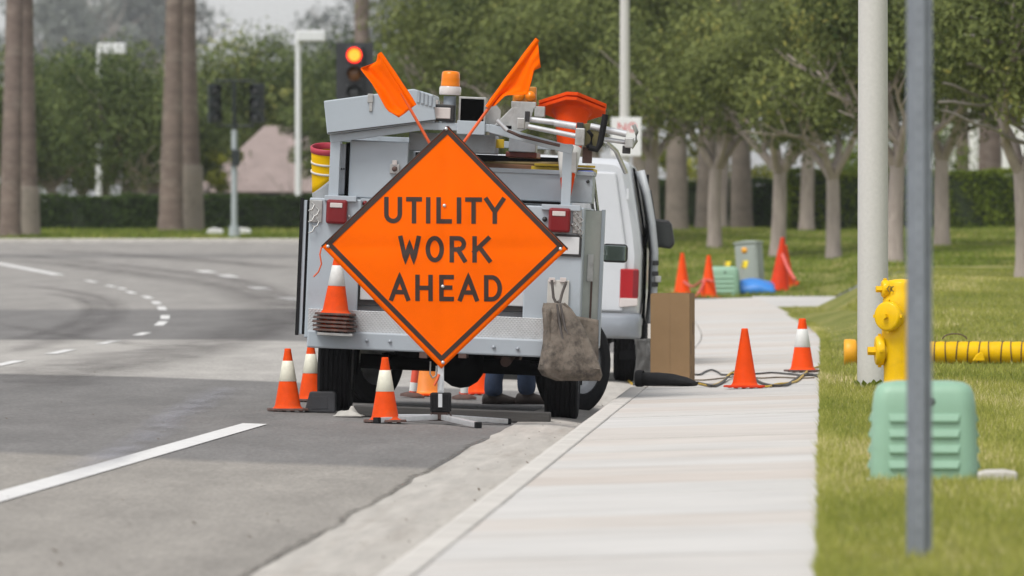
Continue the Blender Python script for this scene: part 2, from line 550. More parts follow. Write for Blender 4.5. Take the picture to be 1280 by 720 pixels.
o = ribbon('lane_line', [(p.x, p.y) for p in e0], .26, m_paint, .005)
tag(o, 'thin far white lane line running off round the bend', kind='structure')
e0 = [hit(*p) for p in ((375, 377), (340, 368), (300, 356))]
for k, (pa, pb) in enumerate((((375, 376), (352, 372)), ((330, 362), (318, 359)), ((290, 347), (278, 344)), ((262, 341), (250, 338.5)))):
    q0, q1 = hit(*pa), hit(*pb)
    o = ribbon('guide_dash', [(q0.x, q0.y), (q1.x, q1.y)], .3, m_paint, .005)
    tag(o, 'faded white dash of the far turning guide', kind='structure')

def mark_material(name, col, amt, sc=(1.2, .5, 1)):
    m = bpy.data.materials.new(name); m.use_nodes = True
    nt = m.node_tree; b = nt.nodes['Principled BSDF']
    b.inputs['Base Color'].default_value = (*col, 1); b.inputs['Roughness'].default_value = .8
    b.inputs['Specular IOR Level'].default_value = .25
    tc = nd(nt, 'ShaderNodeTexCoord')
    mp = nd(nt, 'ShaderNodeMapping'); mp.inputs['Scale'].default_value = sc
    nt.links.new(tc.outputs['Object'], mp.inputs[0])
    n1 = nd(nt, 'ShaderNodeTexNoise'); n1.inputs['Scale'].default_value = 1.5; n1.inputs['Detail'].default_value = 7; n1.inputs['Roughness'].default_value = .7
    nt.links.new(mp.outputs[0], n1.inputs[0])
    at = nd(nt, 'ShaderNodeAttribute'); at.attribute_name = 'edge'
    mr = nd(nt, 'ShaderNodeMapRange'); mr.inputs[1].default_value = .3; mr.inputs[2].default_value = .65; mr.inputs[4].default_value = amt
    nt.links.new(n1.outputs[0], mr.inputs[0])
    mu = nd(nt, 'ShaderNodeMath', operation='MULTIPLY'); nt.links.new(mr.outputs[0], mu.inputs[0]); nt.links.new(at.outputs['Fac'], mu.inputs[1])
    nt.links.new(mu.outputs[0], b.inputs['Alpha'])
    return m
m_tyre = mark_material('tyre_mark', (.085, .075, .073), .46)
m_seal = mark_material('crack_seal', (.33, .33, .37), .55, (1.5, .25, 1))
def fade_ribbon(name, pxs, wid, m, dz):
    pp = [hit(*p) for p in pxs]
    o = ribbon(name, [(p.x, p.y) for p in pp], wid, m, dz, sub=8, jitter=.25)
    me = o.data; n = len(me.vertices); ed = np.zeros(n, np.float32); ed[1::3] = 1
    k = n // 3
    fade = np.clip(np.minimum(np.arange(k), np.arange(k)[::-1]) / 5, 0, 1)
    ed *= np.repeat(fade, 3)
    at = me.attributes.new('edge', 'FLOAT', 'POINT'); at.data.foreach_set('value', ed)
    o.parent = road
    return o
T1 = [(-20, 478), (110, 454), (230, 432), (305, 412), (333, 394), (325, 376), (275, 358), (180, 344), (80, 331), (-10, 324)]
T1b = [(-20, 492), (120, 466), (250, 440), (345, 412), (372, 392), (360, 372), (300, 352), (200, 338), (90, 326), (-10, 318)]
T3 = [(-10, 446), (60, 428), (112, 410), (140, 392), (128, 374), (70, 362), (10, 356)]
T3b = [(-10, 432), (50, 418), (95, 402), (112, 388), (100, 375), (50, 366)]
T5 = [(376, 338), (300, 330), (200, 322), (100, 316), (0, 312)]
T6 = [(-10, 404), (60, 417), (130, 427), (200, 434), (330, 437)]
for i, (pl, w_) in enumerate(((T1, 1.3), (T1b, .9), (T3, .6), (T3b, .45), (T5, 1.6), (T6, .4))):
    fade_ribbon('tyre_mark', pl, w_, m_tyre, .006 + .003 * i)
fade_ribbon('crack_seal', [(285, 486), (262, 498), (243, 510), (215, 524), (190, 545), (140, 572), (60, 600)], .34, m_seal, .03 - .012)

# dark weathered joint where the asphalt meets the gutter
m_crack = mark_material('joint_crack', (.075, .066, .052), .8, (6, 1.6, 1))
for (ya, yb) in ((20, 34), (33.5, 46), (45, 54)):
    pp = [(-2.215 + .05 * mnoise.noise((q_ * 1.7, 0, 3)) - .01, q_) for q_ in np.linspace(ya, yb, 14)]
    o = ribbon('joint_crack', pp, .05, m_crack, .012, sub=4, jitter=.9)
    n_ = len(o.data.vertices); ed = np.zeros(n_, np.float32); ed[1::3] = 1
    at = o.data.attributes.new('edge', 'FLOAT', 'POINT'); at.data.foreach_set('value', ed)
    o.parent = road
# ================================================================ GRASS
def np_mesh(name, verts, faces_n, m, tint=None, parent=None):
    """verts (N*k,3) where every k consecutive verts form one face"""
    k = faces_n
    nv = len(verts); nf = nv // k
    me = bpy.data.meshes.new(name)
    me.vertices.add(nv); me.vertices.foreach_set('co', verts.astype(np.float32).ravel())
    me.loops.add(nv); me.loops.foreach_set('vertex_index', np.arange(nv, dtype=np.int32))
    me.polygons.add(nf)
    me.polygons.foreach_set('loop_start', np.arange(0, nv, k, dtype=np.int32))
    if tint is not None:
        at = me.attributes.new('tint', 'FLOAT', 'POINT'); at.data.foreach_set('value', np.repeat(tint, k).astype(np.float32))
    me.materials.append(m)
    me.update(calc_edges=True); me.validate()
    o = bpy.data.objects.new(name, me); COL.objects.link(o)
    if parent: o.parent = parent
    return o

def lowfreq(x, y):
    v = np.sin(x * 1.9 + 1.3 * np.sin(y * .21)) * .5 + np.sin(y * .33 + 2.1 * np.sin(x * .8)) * .6 + np.sin(y * .9 + x * 2.3) * .35 + np.sin(x * 5.1 - y * .47) * .25
    return v / 1.7

def blades(name, n, y0, y1, xl, xr, h, w, zf, m, label, ybias=1.0):
    y = y0 + (y1 - y0) * rng.random(n) ** ybias
    a = np.array([xl(q) for q in y]); b = np.array([xr(q) for q in y])
    x = a + (b - a) * rng.random(n)
    z = zf(x, y) + .008
    lf = lowfreq(x, y)
    hh = h * (.55 + .75 * rng.random(n)) * (1 + .25 * lf)
    ww = w * (.7 + .6 * rng.random(n))
    az = rng.random(n) * 2 * np.pi
    lean = rng.normal(0, .45, (n, 2)) * hh[:, None]
    dx, dy = np.cos(az) * ww / 2, np.sin(az) * ww / 2
    v = np.zeros((n, 3, 3))
    v[:, 0] = np.stack([x - dx, y - dy, z - .012], 1)
    v[:, 1] = np.stack([x + dx, y + dy, z - .012], 1)
    v[:, 2] = np.stack([x + lean[:, 0], y + lean[:, 1], z + hh], 1)
    t = np.clip(.50 + .42 * lf + rng.normal(0, .22, n), 0, 1)
    o = np_mesh(name, v.reshape(-1, 3), 3, m, t)
    return tag(o, label, 'grass', kind='stuff')

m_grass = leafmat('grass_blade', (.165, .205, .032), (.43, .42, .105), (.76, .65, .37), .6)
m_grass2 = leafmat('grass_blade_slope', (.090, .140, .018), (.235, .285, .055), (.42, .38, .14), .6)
blades('grass', 150000, 24, 62, lambda q: lawn_left(q) - .012, lambda q: lawn_left(q) + 1.3 + .028 * q, .036, .006, Glawn, m_grass, 'short green and straw-coloured grass on the near lawn')
blades('grass', 22000, 24, 118, lambda q: lawn_left(q) - .02, lambda q: lawn_left(q) + .05, .04, .006, Glawn, m_grass, 'ragged grass fringe along the sidewalk edge')
blades('grass', 110000, 60, 127, lambda q: lawn_left(q) - .02, lambda q: lawn_left(q) + 1.6 + .034 * q, .045, .011, Glawn, m_grass, 'short green grass on the lawn behind the hydrant')
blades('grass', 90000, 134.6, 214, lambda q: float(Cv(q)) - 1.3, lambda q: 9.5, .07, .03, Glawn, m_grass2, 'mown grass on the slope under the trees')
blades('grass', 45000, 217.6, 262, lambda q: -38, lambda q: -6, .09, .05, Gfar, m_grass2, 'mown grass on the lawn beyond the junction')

# ================================================================ TREES
m_bark = mat('pale_bark', (.36, .305, .27), .9, var=.25, scale=5, bump=.6, bscale=25, stretch=(1, 1, .3), dirt=(.15, .12, .10), dscale=4, damt=.5)
m_bark2 = mat('grey_limb_bark', (.24, .215, .195), .9, var=.25, scale=5, bump=.6, bscale=25)
m_palm = mat('palm_bark', (.165, .125, .105), .95, var=.3, scale=2.2, bump=.9, bscale=14, stretch=(1, 1, 2.2), dirt=(.27, .24, .20), dscale=1.1, damt=.7)
m_palmg = mat('grey_palm_bark', (.185, .155, .13), .95, var=.3, scale=2.5, bump=.8, bscale=14, dirt=(.12, .095, .08), dscale=2.0, damt=.6)
m_palmf = mat('palm_foot_bark', (.25, .215, .18), .95, var=.3, scale=2.2, bump=.8, bscale=16, dirt=(.15, .11, .09), dscale=2.2, damt=.7)
m_leafA = leafmat('leaf_evergreen', (.028, .046, .012), (.225, .255, .078), (.40, .37, .10))
m_leafB = leafmat('leaf_dull', (.030, .054, .016), (.185, .225, .075), (.30, .30, .09))
m_leafC = leafmat('leaf_grey_green_hazed', (.13, .145, .125), (.25, .27, .235))  # eucalyptus grey-green, lightened so the colour carries part of the distance haze
m_leafY = leafmat('leaf_yellow_green', (.10, .13, .02), (.34, .34, .05), (.45, .40, .06))
m_hedge = leafmat('leaf_hedge', (.06, .10, .012), (.21, .27, .035), (.30, .34, .06))
m_hedge2 = leafmat('leaf_dark_hedge', (.026, .052, .014), (.085, .13, .032))
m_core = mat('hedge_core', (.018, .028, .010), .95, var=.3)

def leaf_quads(c, L, wid, r):
    """diamond leaves at centres c"""
    n = len(c)
    d = r.normal(0, 1, (n, 3)); d[:, 2] -= .35
    d /= np.linalg.norm(d, axis=1)[:, None]
    u = r.normal(0, 1, (n, 3)); u[:, 2] += .6
    s = np.cross(d, u); s /= np.linalg.norm(s, axis=1)[:, None]
    l = L * (.6 + .8 * r.random(n)); w = wid * (.7 + .6 * r.random(n))
    v = np.zeros((n, 4, 3))
    v[:, 0] = c - d * l[:, None] / 2
    v[:, 1] = c + s * w[:, None] / 2 - d * l[:, None] * .05
    v[:, 2] = c + d * l[:, None] / 2
    v[:, 3] = c - s * w[:, None] / 2 - d * l[:, None] * .05
    return v.reshape(-1, 3)

def crown_mesh(name, seed, rx, rz, cz, nclump, per, L, wid, m, clump_r=.42, parent=None, hollow=.45, flat=.0, rxy=1.0):
    """leaves clothe the shells of many overlapping lobes, so the crown has lit tops, dark undersides and gaps"""
    r = np.random.default_rng(seed)
    total = nclump * per
    nl = max(6, int(nclump * .15))
    k = nl * 6
    d = r.normal(0, 1, (k, 3)); d /= np.linalg.norm(d, axis=1)[:, None]
    rad = .35 + .60 * r.random(k) ** .6
    c = d * rad[:, None] * np.array([rx * .82, rx * .82 * rxy, rz * .80])
    c = c[c[:, 2] > -rz * .62][:nl]
    nl = len(c)
    lr = rx * .30 * (.65 + .75 * r.random(nl))
    lt = np.clip(.45 + r.normal(0, .15, nl), .1, .9)
    w = lr ** 2; w /= w.sum()
    idx = r.choice(nl, total, p=w)
    dd = r.normal(0, 1, (total, 3)); dd /= np.linalg.norm(dd, axis=1)[:, None]
    wob = 1 + .22 * np.sin(dd[:, 0] * 5 + idx * 1.7) * np.sin(dd[:, 2] * 6 + idx) + .12 * np.sin(dd[:, 1] * 11 + idx * 2.3)
    # sprigs: leaves gather in small tufts on the shell
    q = np.floor((dd + 1) * 4.5); tuft = np.sin(q[:, 0] * 12.9 + q[:, 1] * 78.2 + q[:, 2] * 37.7 + idx * 3.1) * 43758.5
    tuft = tuft - np.floor(tuft)
    sh = wob * (1 - .42 * r.random(total) ** 1.6) * (.86 + .26 * tuft)
    C = c[idx] + dd * (lr[idx] * sh)[:, None] * np.array([1, 1, .82]) + r.normal(0, .03, (total, 3))
    T = np.clip(lt[idx] + .30 * (tuft - .5) + r.normal(0, .13, total), 0, 1)
    C[:, 2] += cz
    # leaf planes lean towards the shell normal
    n = total
    nrm = dd + r.normal(0, .55, (n, 3)); nrm[:, 2] += .25; nrm /= np.linalg.norm(nrm, axis=1)[:, None]
    a = r.normal(0, 1, (n, 3)); a[:, 2] -= .5
    a -= nrm * (a * nrm).sum(1)[:, None]; a /= np.linalg.norm(a, axis=1)[:, None]
    s_ = np.cross(nrm, a)
    l = L * (.6 + .8 * r.random(n)); ww = wid * (.7 + .6 * r.random(n))
    v = np.zeros((n, 4, 3))
    v[:, 0] = C - a * l[:, None] / 2
    v[:, 1] = C + s_ * ww[:, None] / 2
    v[:, 2] = C + a * l[:, None] / 2
    v[:, 3] = C - s_ * ww[:, None] / 2
    return np_mesh(name, v.reshape(-1, 3), 4, m, T, parent)

def limb(mb, p, d, L, r0, depth, rnd, spread=.55, up=.25, kids=(2, 3), taper=.55):
    pts = [Vector(p)]; rs = [r0]
    n = 5
    d = Vector(d).normalized()
    for i in range(1, n + 1):
        d = (d + Vector((rnd.gauss(0, .10), rnd.gauss(0, .10), rnd.gauss(0, .06) + up * .08))).normalized()
        pts.append(pts[-1] + d * L / n); rs.append(r0 * (1 - (1 - taper) * i / n))
    mb.tube(pts, rs, 7 if r0 > .04 else 5, caps=False)
    if depth > 0:
        for k in range(rnd.randint(*kids)):
            i = rnd.randint(2, n)
            nd_ = (d + Vector((rnd.gauss(0, spread), rnd.gauss(0, spread), rnd.gauss(.1, spread * .5)))).normalized()
            limb(mb, pts[i], nd_, L * rnd.uniform(.55, .8), rs[i] * .72, depth - 1, rnd, spread, up, kids, taper)

def branching_tree(name, seed, trunk_h, trunk_r, crown, m_b, m_l, limbs=4, limb_L=1.7, lean=0.0, leaf=(.13, .06), nclump=190, per=85, depth=2):
    rnd = random.Random(seed)
    root = empty(name)
    mb = MB()
    pts = []; rs = []
    for i in range(7):
        t = i / 6
        pts.append((lean * t + .03 * math.sin(3 * t + seed), .03 * math.cos(2.3 * t + seed), trunk_h * t - .12 * (i == 0)))
        rs.append(trunk_r * (1.28 - .42 * t if i == 0 else 1.05 - .2 * t))
    mb.tube(pts, rs, 12)
    mb.build('trunk', m_b, root)
    lb = MB()
    top = Vector(pts[-1])
    for k in range(limbs):
        a = 2 * math.pi * k / limbs + rnd.uniform(-.4, .4)
        limb(lb, top - Vector((0, 0, .1)), (math.cos(a), math.sin(a), rnd.uniform(.9, 1.5)), limb_L * rnd.uniform(.85, 1.15), trunk_r * .62, depth, rnd)
    lb.build('limbs', m_b, root)
    rx, rz, cz = crown
    crown_mesh('crown', seed, rx, rz, cz, nclump, per, leaf[0], leaf[1], m_l, parent=root)
    return root

# right-hand row of pale-trunked trees on the slope
def base_at(px, Y, G=Glawn):
    x = (px - VX) / F * Y
    return Vector((x, Y, float(G(x, Y))))

def place(o, loc, rz=0, sc=1.0):
    o.location = loc; o.rotation_euler = (0, 0, rz); o.scale = (sc, sc, sc)
    return o

rowA = branching_tree('street_tree', 3, 1.75, .155, (2.6, 1.75, 3.75), m_bark, m_leafA, 4, 1.5, .05)
rowB = branching_tree('street_tree', 8, 1.85, .165, (2.7, 1.9, 3.95), m_bark, m_leafA, 5, 1.6, -.06)
rowC = branching_tree('street_tree', 14, 1.7, .15, (2.5, 1.8, 3.8), m_bark, m_leafA, 4, 1.55, .1)
protos = [rowA, rowB, rowC]
row = [  # px, Y, proto, rot, scale, label
    (893, 178, 0, .3, 1.0, 'pale forked tree on the slope above the lawn cones and cabinet'),
    (972, 171, 1, 1.9, .98, 'pale forked tree on the slope behind the leaning red-orange cone'),
    (1044, 166, 2, 2.7, 1.0, 'pale forked tree beside the white lamp post, in front of the hedge'),
    (1119, 139, 1, 4.1, .92, 'pale forked tree partly hidden by the steel sign post'),
    (815, 190, 2, 5.2, 1.15, 'thick pale tree trunk rising behind the open van door'),
    (1279, 117, 0, 2.2, .90, 'near tree with bare grey limbs reaching over the hedge'),
]
used = set()
for px, Y, k, rz, sc, lab in row:
    o = protos[k] if k not in used else copy_tree(protos[k])
    used.add(k)
    place(o, base_at(px, Y), rz, sc)
    tag(o, lab, 'tree', 'pale-trunked trees on the lawn slope')
# more of the row, along the bend behind the truck and the van
extra = [(742, 196, 0, 1.1, 1.15, 'tree with dense crown above the white van roof'),
         (668, 205, 1, 2.9, 1.25, 'tree with dense crown behind the orange flag on the right of the sign'),
         (598, 213, 2, .4, 1.25, 'tree with dense crown behind the amber beacon'),
         (705, 186, 2, 3.4, 1.0, 'tree with dense crown behind the upturned orange cones on the rack'),
         (1010, 205, 0, 4.4, 1.2, 'tall tree rising behind the clipped hedge near the lamp post'),
         (1175, 175, 2, 5.5, 1.15, 'tree with dense crown above the clipped hedge'),
         (1330, 190, 1, .8, 1.3, 'tree with dense crown beyond the hedge end'),
         (900, 212, 1, 3.6, 1.25, 'tree with dense crown behind the palm trunks on the slope'),
         (800, 235, 1, .9, 1.35, 'far tree crown between the lamp pole and palm trunks')]
for px, Y, k, rz, sc, lab in extra:
    o = copy_tree(protos[k])
    x = (px - VX) / F * Y
    z = float(Glawn(x, Y)) if Y < 214 else float(Gfar(x, Y))
    place(o, (x, Y, z), rz, sc)
    tag(o, lab, 'tree', 'trees with dense crowns along the bend')

# bare limbs of the nearest tree, reaching left
lb = MB(); rnd = random.Random(4)
bt = base_at(1279, 117)
for (pa, pb, pc) in (((1284, 182), (1235, 160), (1176, 138)), ((1284, 168), (1240, 132), (1172, 128)), ((1284, 70), (1250, 55), (1205, 44)), ((1284, 48), (1262, 38), (1212, 22)),
                     ((1284, 14), (1255, 6), (1230, -4)), ((1284, 160), (1230, 122), (1178, 104)), ((1284, 100), (1250, 92), (1208, 80))):
    P = [W(pa[0] + 26, pa[1] + 22, 117.0), W(*pa, 116.8), W(*pb, 116.4 + rnd.uniform(-.5, .5)), W(*pc, 116 + rnd.uniform(-.8, .8))]
    P = [Vector(p) - bt for p in P]
    Q = []
    for i in range(3):
        for k in range(4):
            t = k / 4
            Q.append(P[i].lerp(P[i + 1], t) + Vector((0, 0, .02 * math.sin(k * 2.1 + i))))
    Q.append(P[3])
    lb.tube(Q, [.045 - .028 * i / (len(Q) - 1) for i in range(len(Q))], 7, caps=False)
near_tree = [o for o in bpy.data.objects if o.get('label', '').startswith('near tree with bare')][0]
ob = lb.build('bare_limbs', m_bark2, near_tree)
ob.rotation_euler = (0, 0, -near_tree.rotation_euler.z); ob.scale = [1 / .9] * 3

# palms on the slope (big boles) and across the junction
def palm(px, Y, G, r0, r1, h, lab, group, lean=0.0, grey=.0, mt=None):
    x = (px - VX) / F * Y
    root = empty('palm_tree', (x, Y, float(G(x, Y))), 0, lab, 'palm tree', group)
    mb = MB(); pts = []; rs = []
    n = 26
    for i in range(n + 1):
        t = i / n
        pts.append((lean * t, 0, h * t - (.15 if i == 0 else 0)))
        f = r0 * 1.12 if i == 0 else (r0 + (r1 - r0) * min(1, t * 2.6))
        rs.append(f * (1 + .014 * (-1) ** i + .04 * mnoise.noise((i * .8, px, 0))))
    mb.tube(pts, rs, 14)
    mb.build('trunk', mt or m_palm, root)
    if grey:
        MB().tube([(lean * grey * z_ / h, 0, z_ * grey) for z_ in (-.1, .1, .4, .7, .92, 1.0)], [r0 * 1.22, r0 * 1.16, r0 * 1.12, r0 * 1.09, r0 * 1.10, r0 * 1.04], 18, caps=True).build('pale_foot', m_palmf, root)
    fr = MB(); rr = random.Random(int(px))
    for k in range(26):
        a = rr.uniform(0, 6.28); el = rr.uniform(-.5, 1.1); L = rr.uniform(1.8, 2.6)
        P = []
        for i in range(7):
            t = i / 6
            P.append(Vector((lean, 0, h)) + Vector((math.cos(a), math.sin(a), 0)) * L * t * math.cos(el * (1 - .3 * t)) + Vector((0, 0, L * t * math.sin(el) - 1.1 * t * t)))
        fr.tube(P, [.03, .025, .02, .018, .014, .01, .005], 4)
        sd = Vector((-math.sin(a), math.cos(a), 0))
        for i in range(1, 7):
            for sg in (-1, 1):
                q = P[i]; w_ = .5 * (1 - abs(i / 6 - .5))
                fr.add([q, q + (P[i] - P[i - 1]) * .5, q + sd * sg * w_ + Vector((0, 0, -.25))], [(0, 1, 2)])
    fr.build('fronds', m_leafB, root)
    return root
PG = 'palms across the junction'
palm(10, 221, Gfar, .30, .24, 12, 'palm trunk partly cut by a second one, before the far hedge', PG, .25)
palm(31, 223, Gfar, .33, .26, 12.6, 'palm trunk with pale scarred foot beside its twin at the lawn edge', PG, -.15, 1.35)
palm(212, 235, Gfar, .36, .25, 13, 'dark palm trunk with flared foot in front of the far hedge', PG, .22)
palm(234, 236.5, Gfar, .40, .27, 13.5, 'thick palm trunk with pale foot in front of the far hedge', PG, -.08, 1.9)
PG2 = 'thick palms on the slope'
palm(846, 203, Glawn, .285, .22, 11, 'thick grey palm trunk on the slope near the van mirror', PG2, .0, 0, m_palmg)
palm(881, 208, Glawn, .25, .20, 11, 'thick grey palm trunk behind the forked tree on the slope', PG2, .35, 0, m_palmg)
palm(927, 210, Glawn, .285, .21, 11, 'thick brown palm trunk beside the dark hedge on the slope', PG2, -.1, 0, m_palmg)
palm(452, 262, Gfar, .30, .24, 15, 'tall palm trunk rising behind the red traffic signal', None, 0)
palm(1203, 226, Gfar, .2, .16, 10, 'slim palm trunk in front of the white ribbed building', None, 0)
palm(1237, 228, Gfar, .36, .3, 10, 'thick dark palm trunk in front of the white ribbed building', None, 0)

# far trees across the junction
ft = [branching_tree('broad_tree', 21, 1.3, .17, (3.3, 2.7, 3.45), m_bark, m_leafB, 5, 1.6, leaf=(.17, .08), nclump=190, per=80),
      branching_tree('broad_tree', 27, 1.4, .19, (3.5, 2.8, 3.65), m_bark, m_leafB, 4, 1.8, leaf=(.17, .08), nclump=200, per=80)]
fars = [(-30, 262, 0, .2, 1.05, 'dense broad tree behind the twin palm trunks'), (62, 268, 1, 1.3, .98, 'dense broad tree between the twin palms and the lamp post'),
        (128, 275, 0, 2.6, 1.05, 'dense broad tree wrapped round a white lamp post'), (176, 252, 1, 3.3, .92, 'broad tree with low forked trunk beside the thick palm'),
        (272, 275, 0, 4.0, 1.12, 'dense broad tree behind the twin-headed traffic signal'), (352, 292, 1, 5.2, 1.0, 'broad tree beside the tall lamp post over the mauve building'),
        (428, 285, 0, 1.0, 1.05, 'broad tree between the tall lamp post and the red signal'), (478, 280, 1, 2.2, 1.12, 'tall broad tree behind the left orange flag'),
        (545, 270, 0, 3.1, 1.15, 'broad tree behind the amber beacon and sign tip'), (610, 262, 1, 4.4, 1.25, 'large broad tree filling the gap behind the right orange flag')]
fars += [(20, 318, 1, .7, 1.05, 'second-row broad tree behind the twin palms'), (100, 325, 0, 2.0, 1.0, 'second-row broad tree seen past the half-hidden lamp post'), (215, 320, 0, 3.3, 1.1, 'second-row broad tree behind the thick palm pair'),
         (300, 345, 1, 4.6, 1.0, 'second-row broad tree behind the mauve building'), (440, 335, 0, 5.3, 1.2, 'second-row broad tree behind the red signal'), (520, 330, 1, .3, 1.25, 'second-row broad tree behind the left orange flag')]
fars += [(-125, 268, 1, 2.4, 1.0, 'dense broad tree well left of the twin palm trunks'), (-215, 275, 0, .9, 1.1, 'dense broad tree out along the far lawn, left of the palms'), (-310, 280, 1, 4.9, 1.1, 'outermost broad tree along the far lawn')]
first = {0, 1}
for px, Y, k, rz, sc, lab in fars:
    o = ft[k] if k in first else copy_tree(ft[k])
    first.discard(k)
    x = (px - VX) / F * Y
    place(o, (x, Y, float(Gfar(x, Y))), rz, sc)
    tag(o, lab, 'tree', 'broad trees across the junction')
# hazy tall eucalyptus far behind
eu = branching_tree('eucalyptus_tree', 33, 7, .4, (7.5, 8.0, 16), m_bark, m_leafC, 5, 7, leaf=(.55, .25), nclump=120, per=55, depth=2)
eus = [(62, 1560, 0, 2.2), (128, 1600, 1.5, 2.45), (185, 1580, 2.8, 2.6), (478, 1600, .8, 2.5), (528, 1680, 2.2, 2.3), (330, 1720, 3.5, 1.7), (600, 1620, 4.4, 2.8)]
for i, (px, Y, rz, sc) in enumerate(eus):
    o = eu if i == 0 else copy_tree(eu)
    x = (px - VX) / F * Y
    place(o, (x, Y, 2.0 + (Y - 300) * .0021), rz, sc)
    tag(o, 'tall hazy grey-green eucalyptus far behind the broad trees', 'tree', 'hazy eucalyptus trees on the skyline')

# hedges
def hedge(name, x0, x1, Y, th, h, G, m, n, leaf, lab):
    root = empty(name, ((x0 + x1) / 2, Y, float(G((x0 + x1) / 2, Y))), 0, lab, 'hedge')
    hx = (x1 - x0) / 2
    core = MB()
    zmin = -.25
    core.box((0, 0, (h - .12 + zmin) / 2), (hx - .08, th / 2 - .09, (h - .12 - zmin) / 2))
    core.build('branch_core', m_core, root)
    r = np.random.default_rng(int(abs(x0 * 10)) + 3)
    # leaves over front, back, top, ends
    a = np.array([hx * 2 * h, hx * 2 * h * .4, hx * 2 * th, th * h * 2]); pr = a / a.sum()
    f = r.choice(4, n, p=pr)
    x = r.uniform(-hx, hx, n); z = r.uniform(-.1, h, n); y = r.uniform(-th / 2, th / 2, n)
    dep = np.abs(r.normal(0, .05, n))
    bul = .05 * np.sin(x * 2.3) + .04 * np.sin(x * 5.7 + z * 3)
    y = np.where(f == 0, -th / 2 + dep - bul, np.where(f == 1, th / 2 - dep, y))
    z = np.where(f == 2, h - dep + bul * .8, z)
    x = np.where(f == 3, np.sign(x) * (hx - dep), x)
    C = np.stack([x, y, z], 1)
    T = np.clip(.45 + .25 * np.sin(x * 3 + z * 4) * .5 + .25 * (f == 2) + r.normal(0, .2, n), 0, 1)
    o = np_mesh('foliage', leaf_quads(C, leaf[0], leaf[1], r), 4, m, T, root)
    return root
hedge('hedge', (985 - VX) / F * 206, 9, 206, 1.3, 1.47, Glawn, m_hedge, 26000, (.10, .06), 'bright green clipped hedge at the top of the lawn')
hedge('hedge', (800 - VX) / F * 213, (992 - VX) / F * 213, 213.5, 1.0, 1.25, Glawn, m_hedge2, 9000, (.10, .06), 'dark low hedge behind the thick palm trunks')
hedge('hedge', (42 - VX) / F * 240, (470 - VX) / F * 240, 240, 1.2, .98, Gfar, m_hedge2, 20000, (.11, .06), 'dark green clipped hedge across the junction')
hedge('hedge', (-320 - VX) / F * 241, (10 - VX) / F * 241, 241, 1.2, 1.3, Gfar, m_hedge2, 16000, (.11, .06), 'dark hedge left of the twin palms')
def shrub(px, Y, G, rx, rz, m, n, lab, zc=None, seed=1):
    x = (px - VX) / F * Y
    root = empty('shrub', (x, Y, float(G(x, Y))), 0, lab, 'shrub')
    st = MB(); rr = random.Random(seed)
    for k in range(5):
        limb(st, (0, 0, -.05), (rr.gauss(0, .3), rr.gauss(0, .3), 1), rz * .9, .03, 1, rr)
    st.build('stem', m_bark2, root)
    crown_mesh('foliage', seed + 50, rx, rz, (zc or rz), n, 40, .13, .06, m, clump_r=.22, parent=root)
    return root
shrub(852, 232, Gfar, 1.1, 1.6, m_leafY, 60, 'yellow-green shrub showing between the palm trunks', 2.0, 1)
shrub(900, 236, Gfar, 1.2, 1.5, m_leafY, 60, 'yellow-green shrub behind the forked tree trunk', 2.2, 2)
shrub(955, 234, Gfar, 1.0, 1.4, m_leafY, 45, 'pale green shrub above the dark low hedge', 2.2, 3)
shrub(276, 252, Gfar, .8, 1.2, m_leafY, 34, 'yellow-green shrub above the far hedge near the traffic signal', 1.7, 4)
shrub(372, 253, Gfar, 1.0, 1.7, m_leafB, 60, 'dark green bush beside the tall white lamp post', 2.6, 9)
shrub(248, 254, Gfar, 1.0, 1.8, m_leafB, 60, 'dark green bush beside the thick palm pair', 2.2, 11)
shrub(1150, 224, Gfar, 1.6, 1.8, m_hedge, 70, 'green shrub behind the clipped hedge', 1.8, 6)
shrub(1075, 226, Gfar, 1.6, 1.9, m_hedge, 70, 'green shrub behind the clipped hedge beside the lamp post', 1.9, 7)

# ================================================================ BUILDINGS
m_wall = mat('mauve_stucco', (.30, .245, .225), .9, var=.1, scale=1.5)
m_roof = mat('mauve_roof', (.27, .215, .20), .9, var=.15, scale=2)
m_win = mat('dark_window', (.05, .055, .06), .2, var=.1)
m_white = mat('white_render', (.72, .72, .70), .8, var=.06)
def house(x0, x1, Y0, Y1, z0, hw, hr, lab, mw, mr):
    root = empty('building', ((x0 + x1) / 2, (Y0 + Y1) / 2, z0), 0, lab, 'building')
    hx = (x1 - x0) / 2; hy = (Y1 - Y0) / 2
    MB().box((0, 0, hw / 2), (hx, hy, hw / 2)).build('wall', mw, root)
    rf = MB(); e = .5
    rf.add([(-hx - e, -hy - e, hw), (hx + e, -hy - e, hw), (hx + e, hy + e, hw), (-hx - e, hy + e, hw), (-hx * .25, 0, hw + hr), (hx * .25, 0, hw + hr)],
           [(0, 1, 5, 4), (1, 2, 5), (2, 3, 4, 5), (3, 0, 4), (3, 2, 1, 0)])
    rf.build('roof', mr, root)
    for k in range(3):
        xx = -hx * .6 + k * hx * .6
        w_ = MB().box((xx, -hy - .03, hw * .5), (.6, .06, .6)).build('window', mw, root)
        MB().box((xx, -hy - .10, hw * .5), (.52, .02, .52)).build('pane', m_win, w_)
    return root
house((262 - VX) / F * 257, (425 - VX) / F * 257, 257, 262, 1.7, 1.15, 2.1, 'mauve building with sloping roof behind the far hedge', m_wall, m_roof)
house((150 - VX) / F * 330, (265 - VX) / F * 330, 330, 342, 1.7, 2.0, .9, 'low mauve building glimpsed under the broad trees', m_wall, m_roof)
root = empty('building', W(1216, 305, 300) + Vector((0, 0, 1.0)), 0, 'white building with vertical ribs behind the clipped hedge', 'building')
MB().box((0, 3, 1.6), (1.9, 2.9, 2.2)).build('wall', m_white, root)
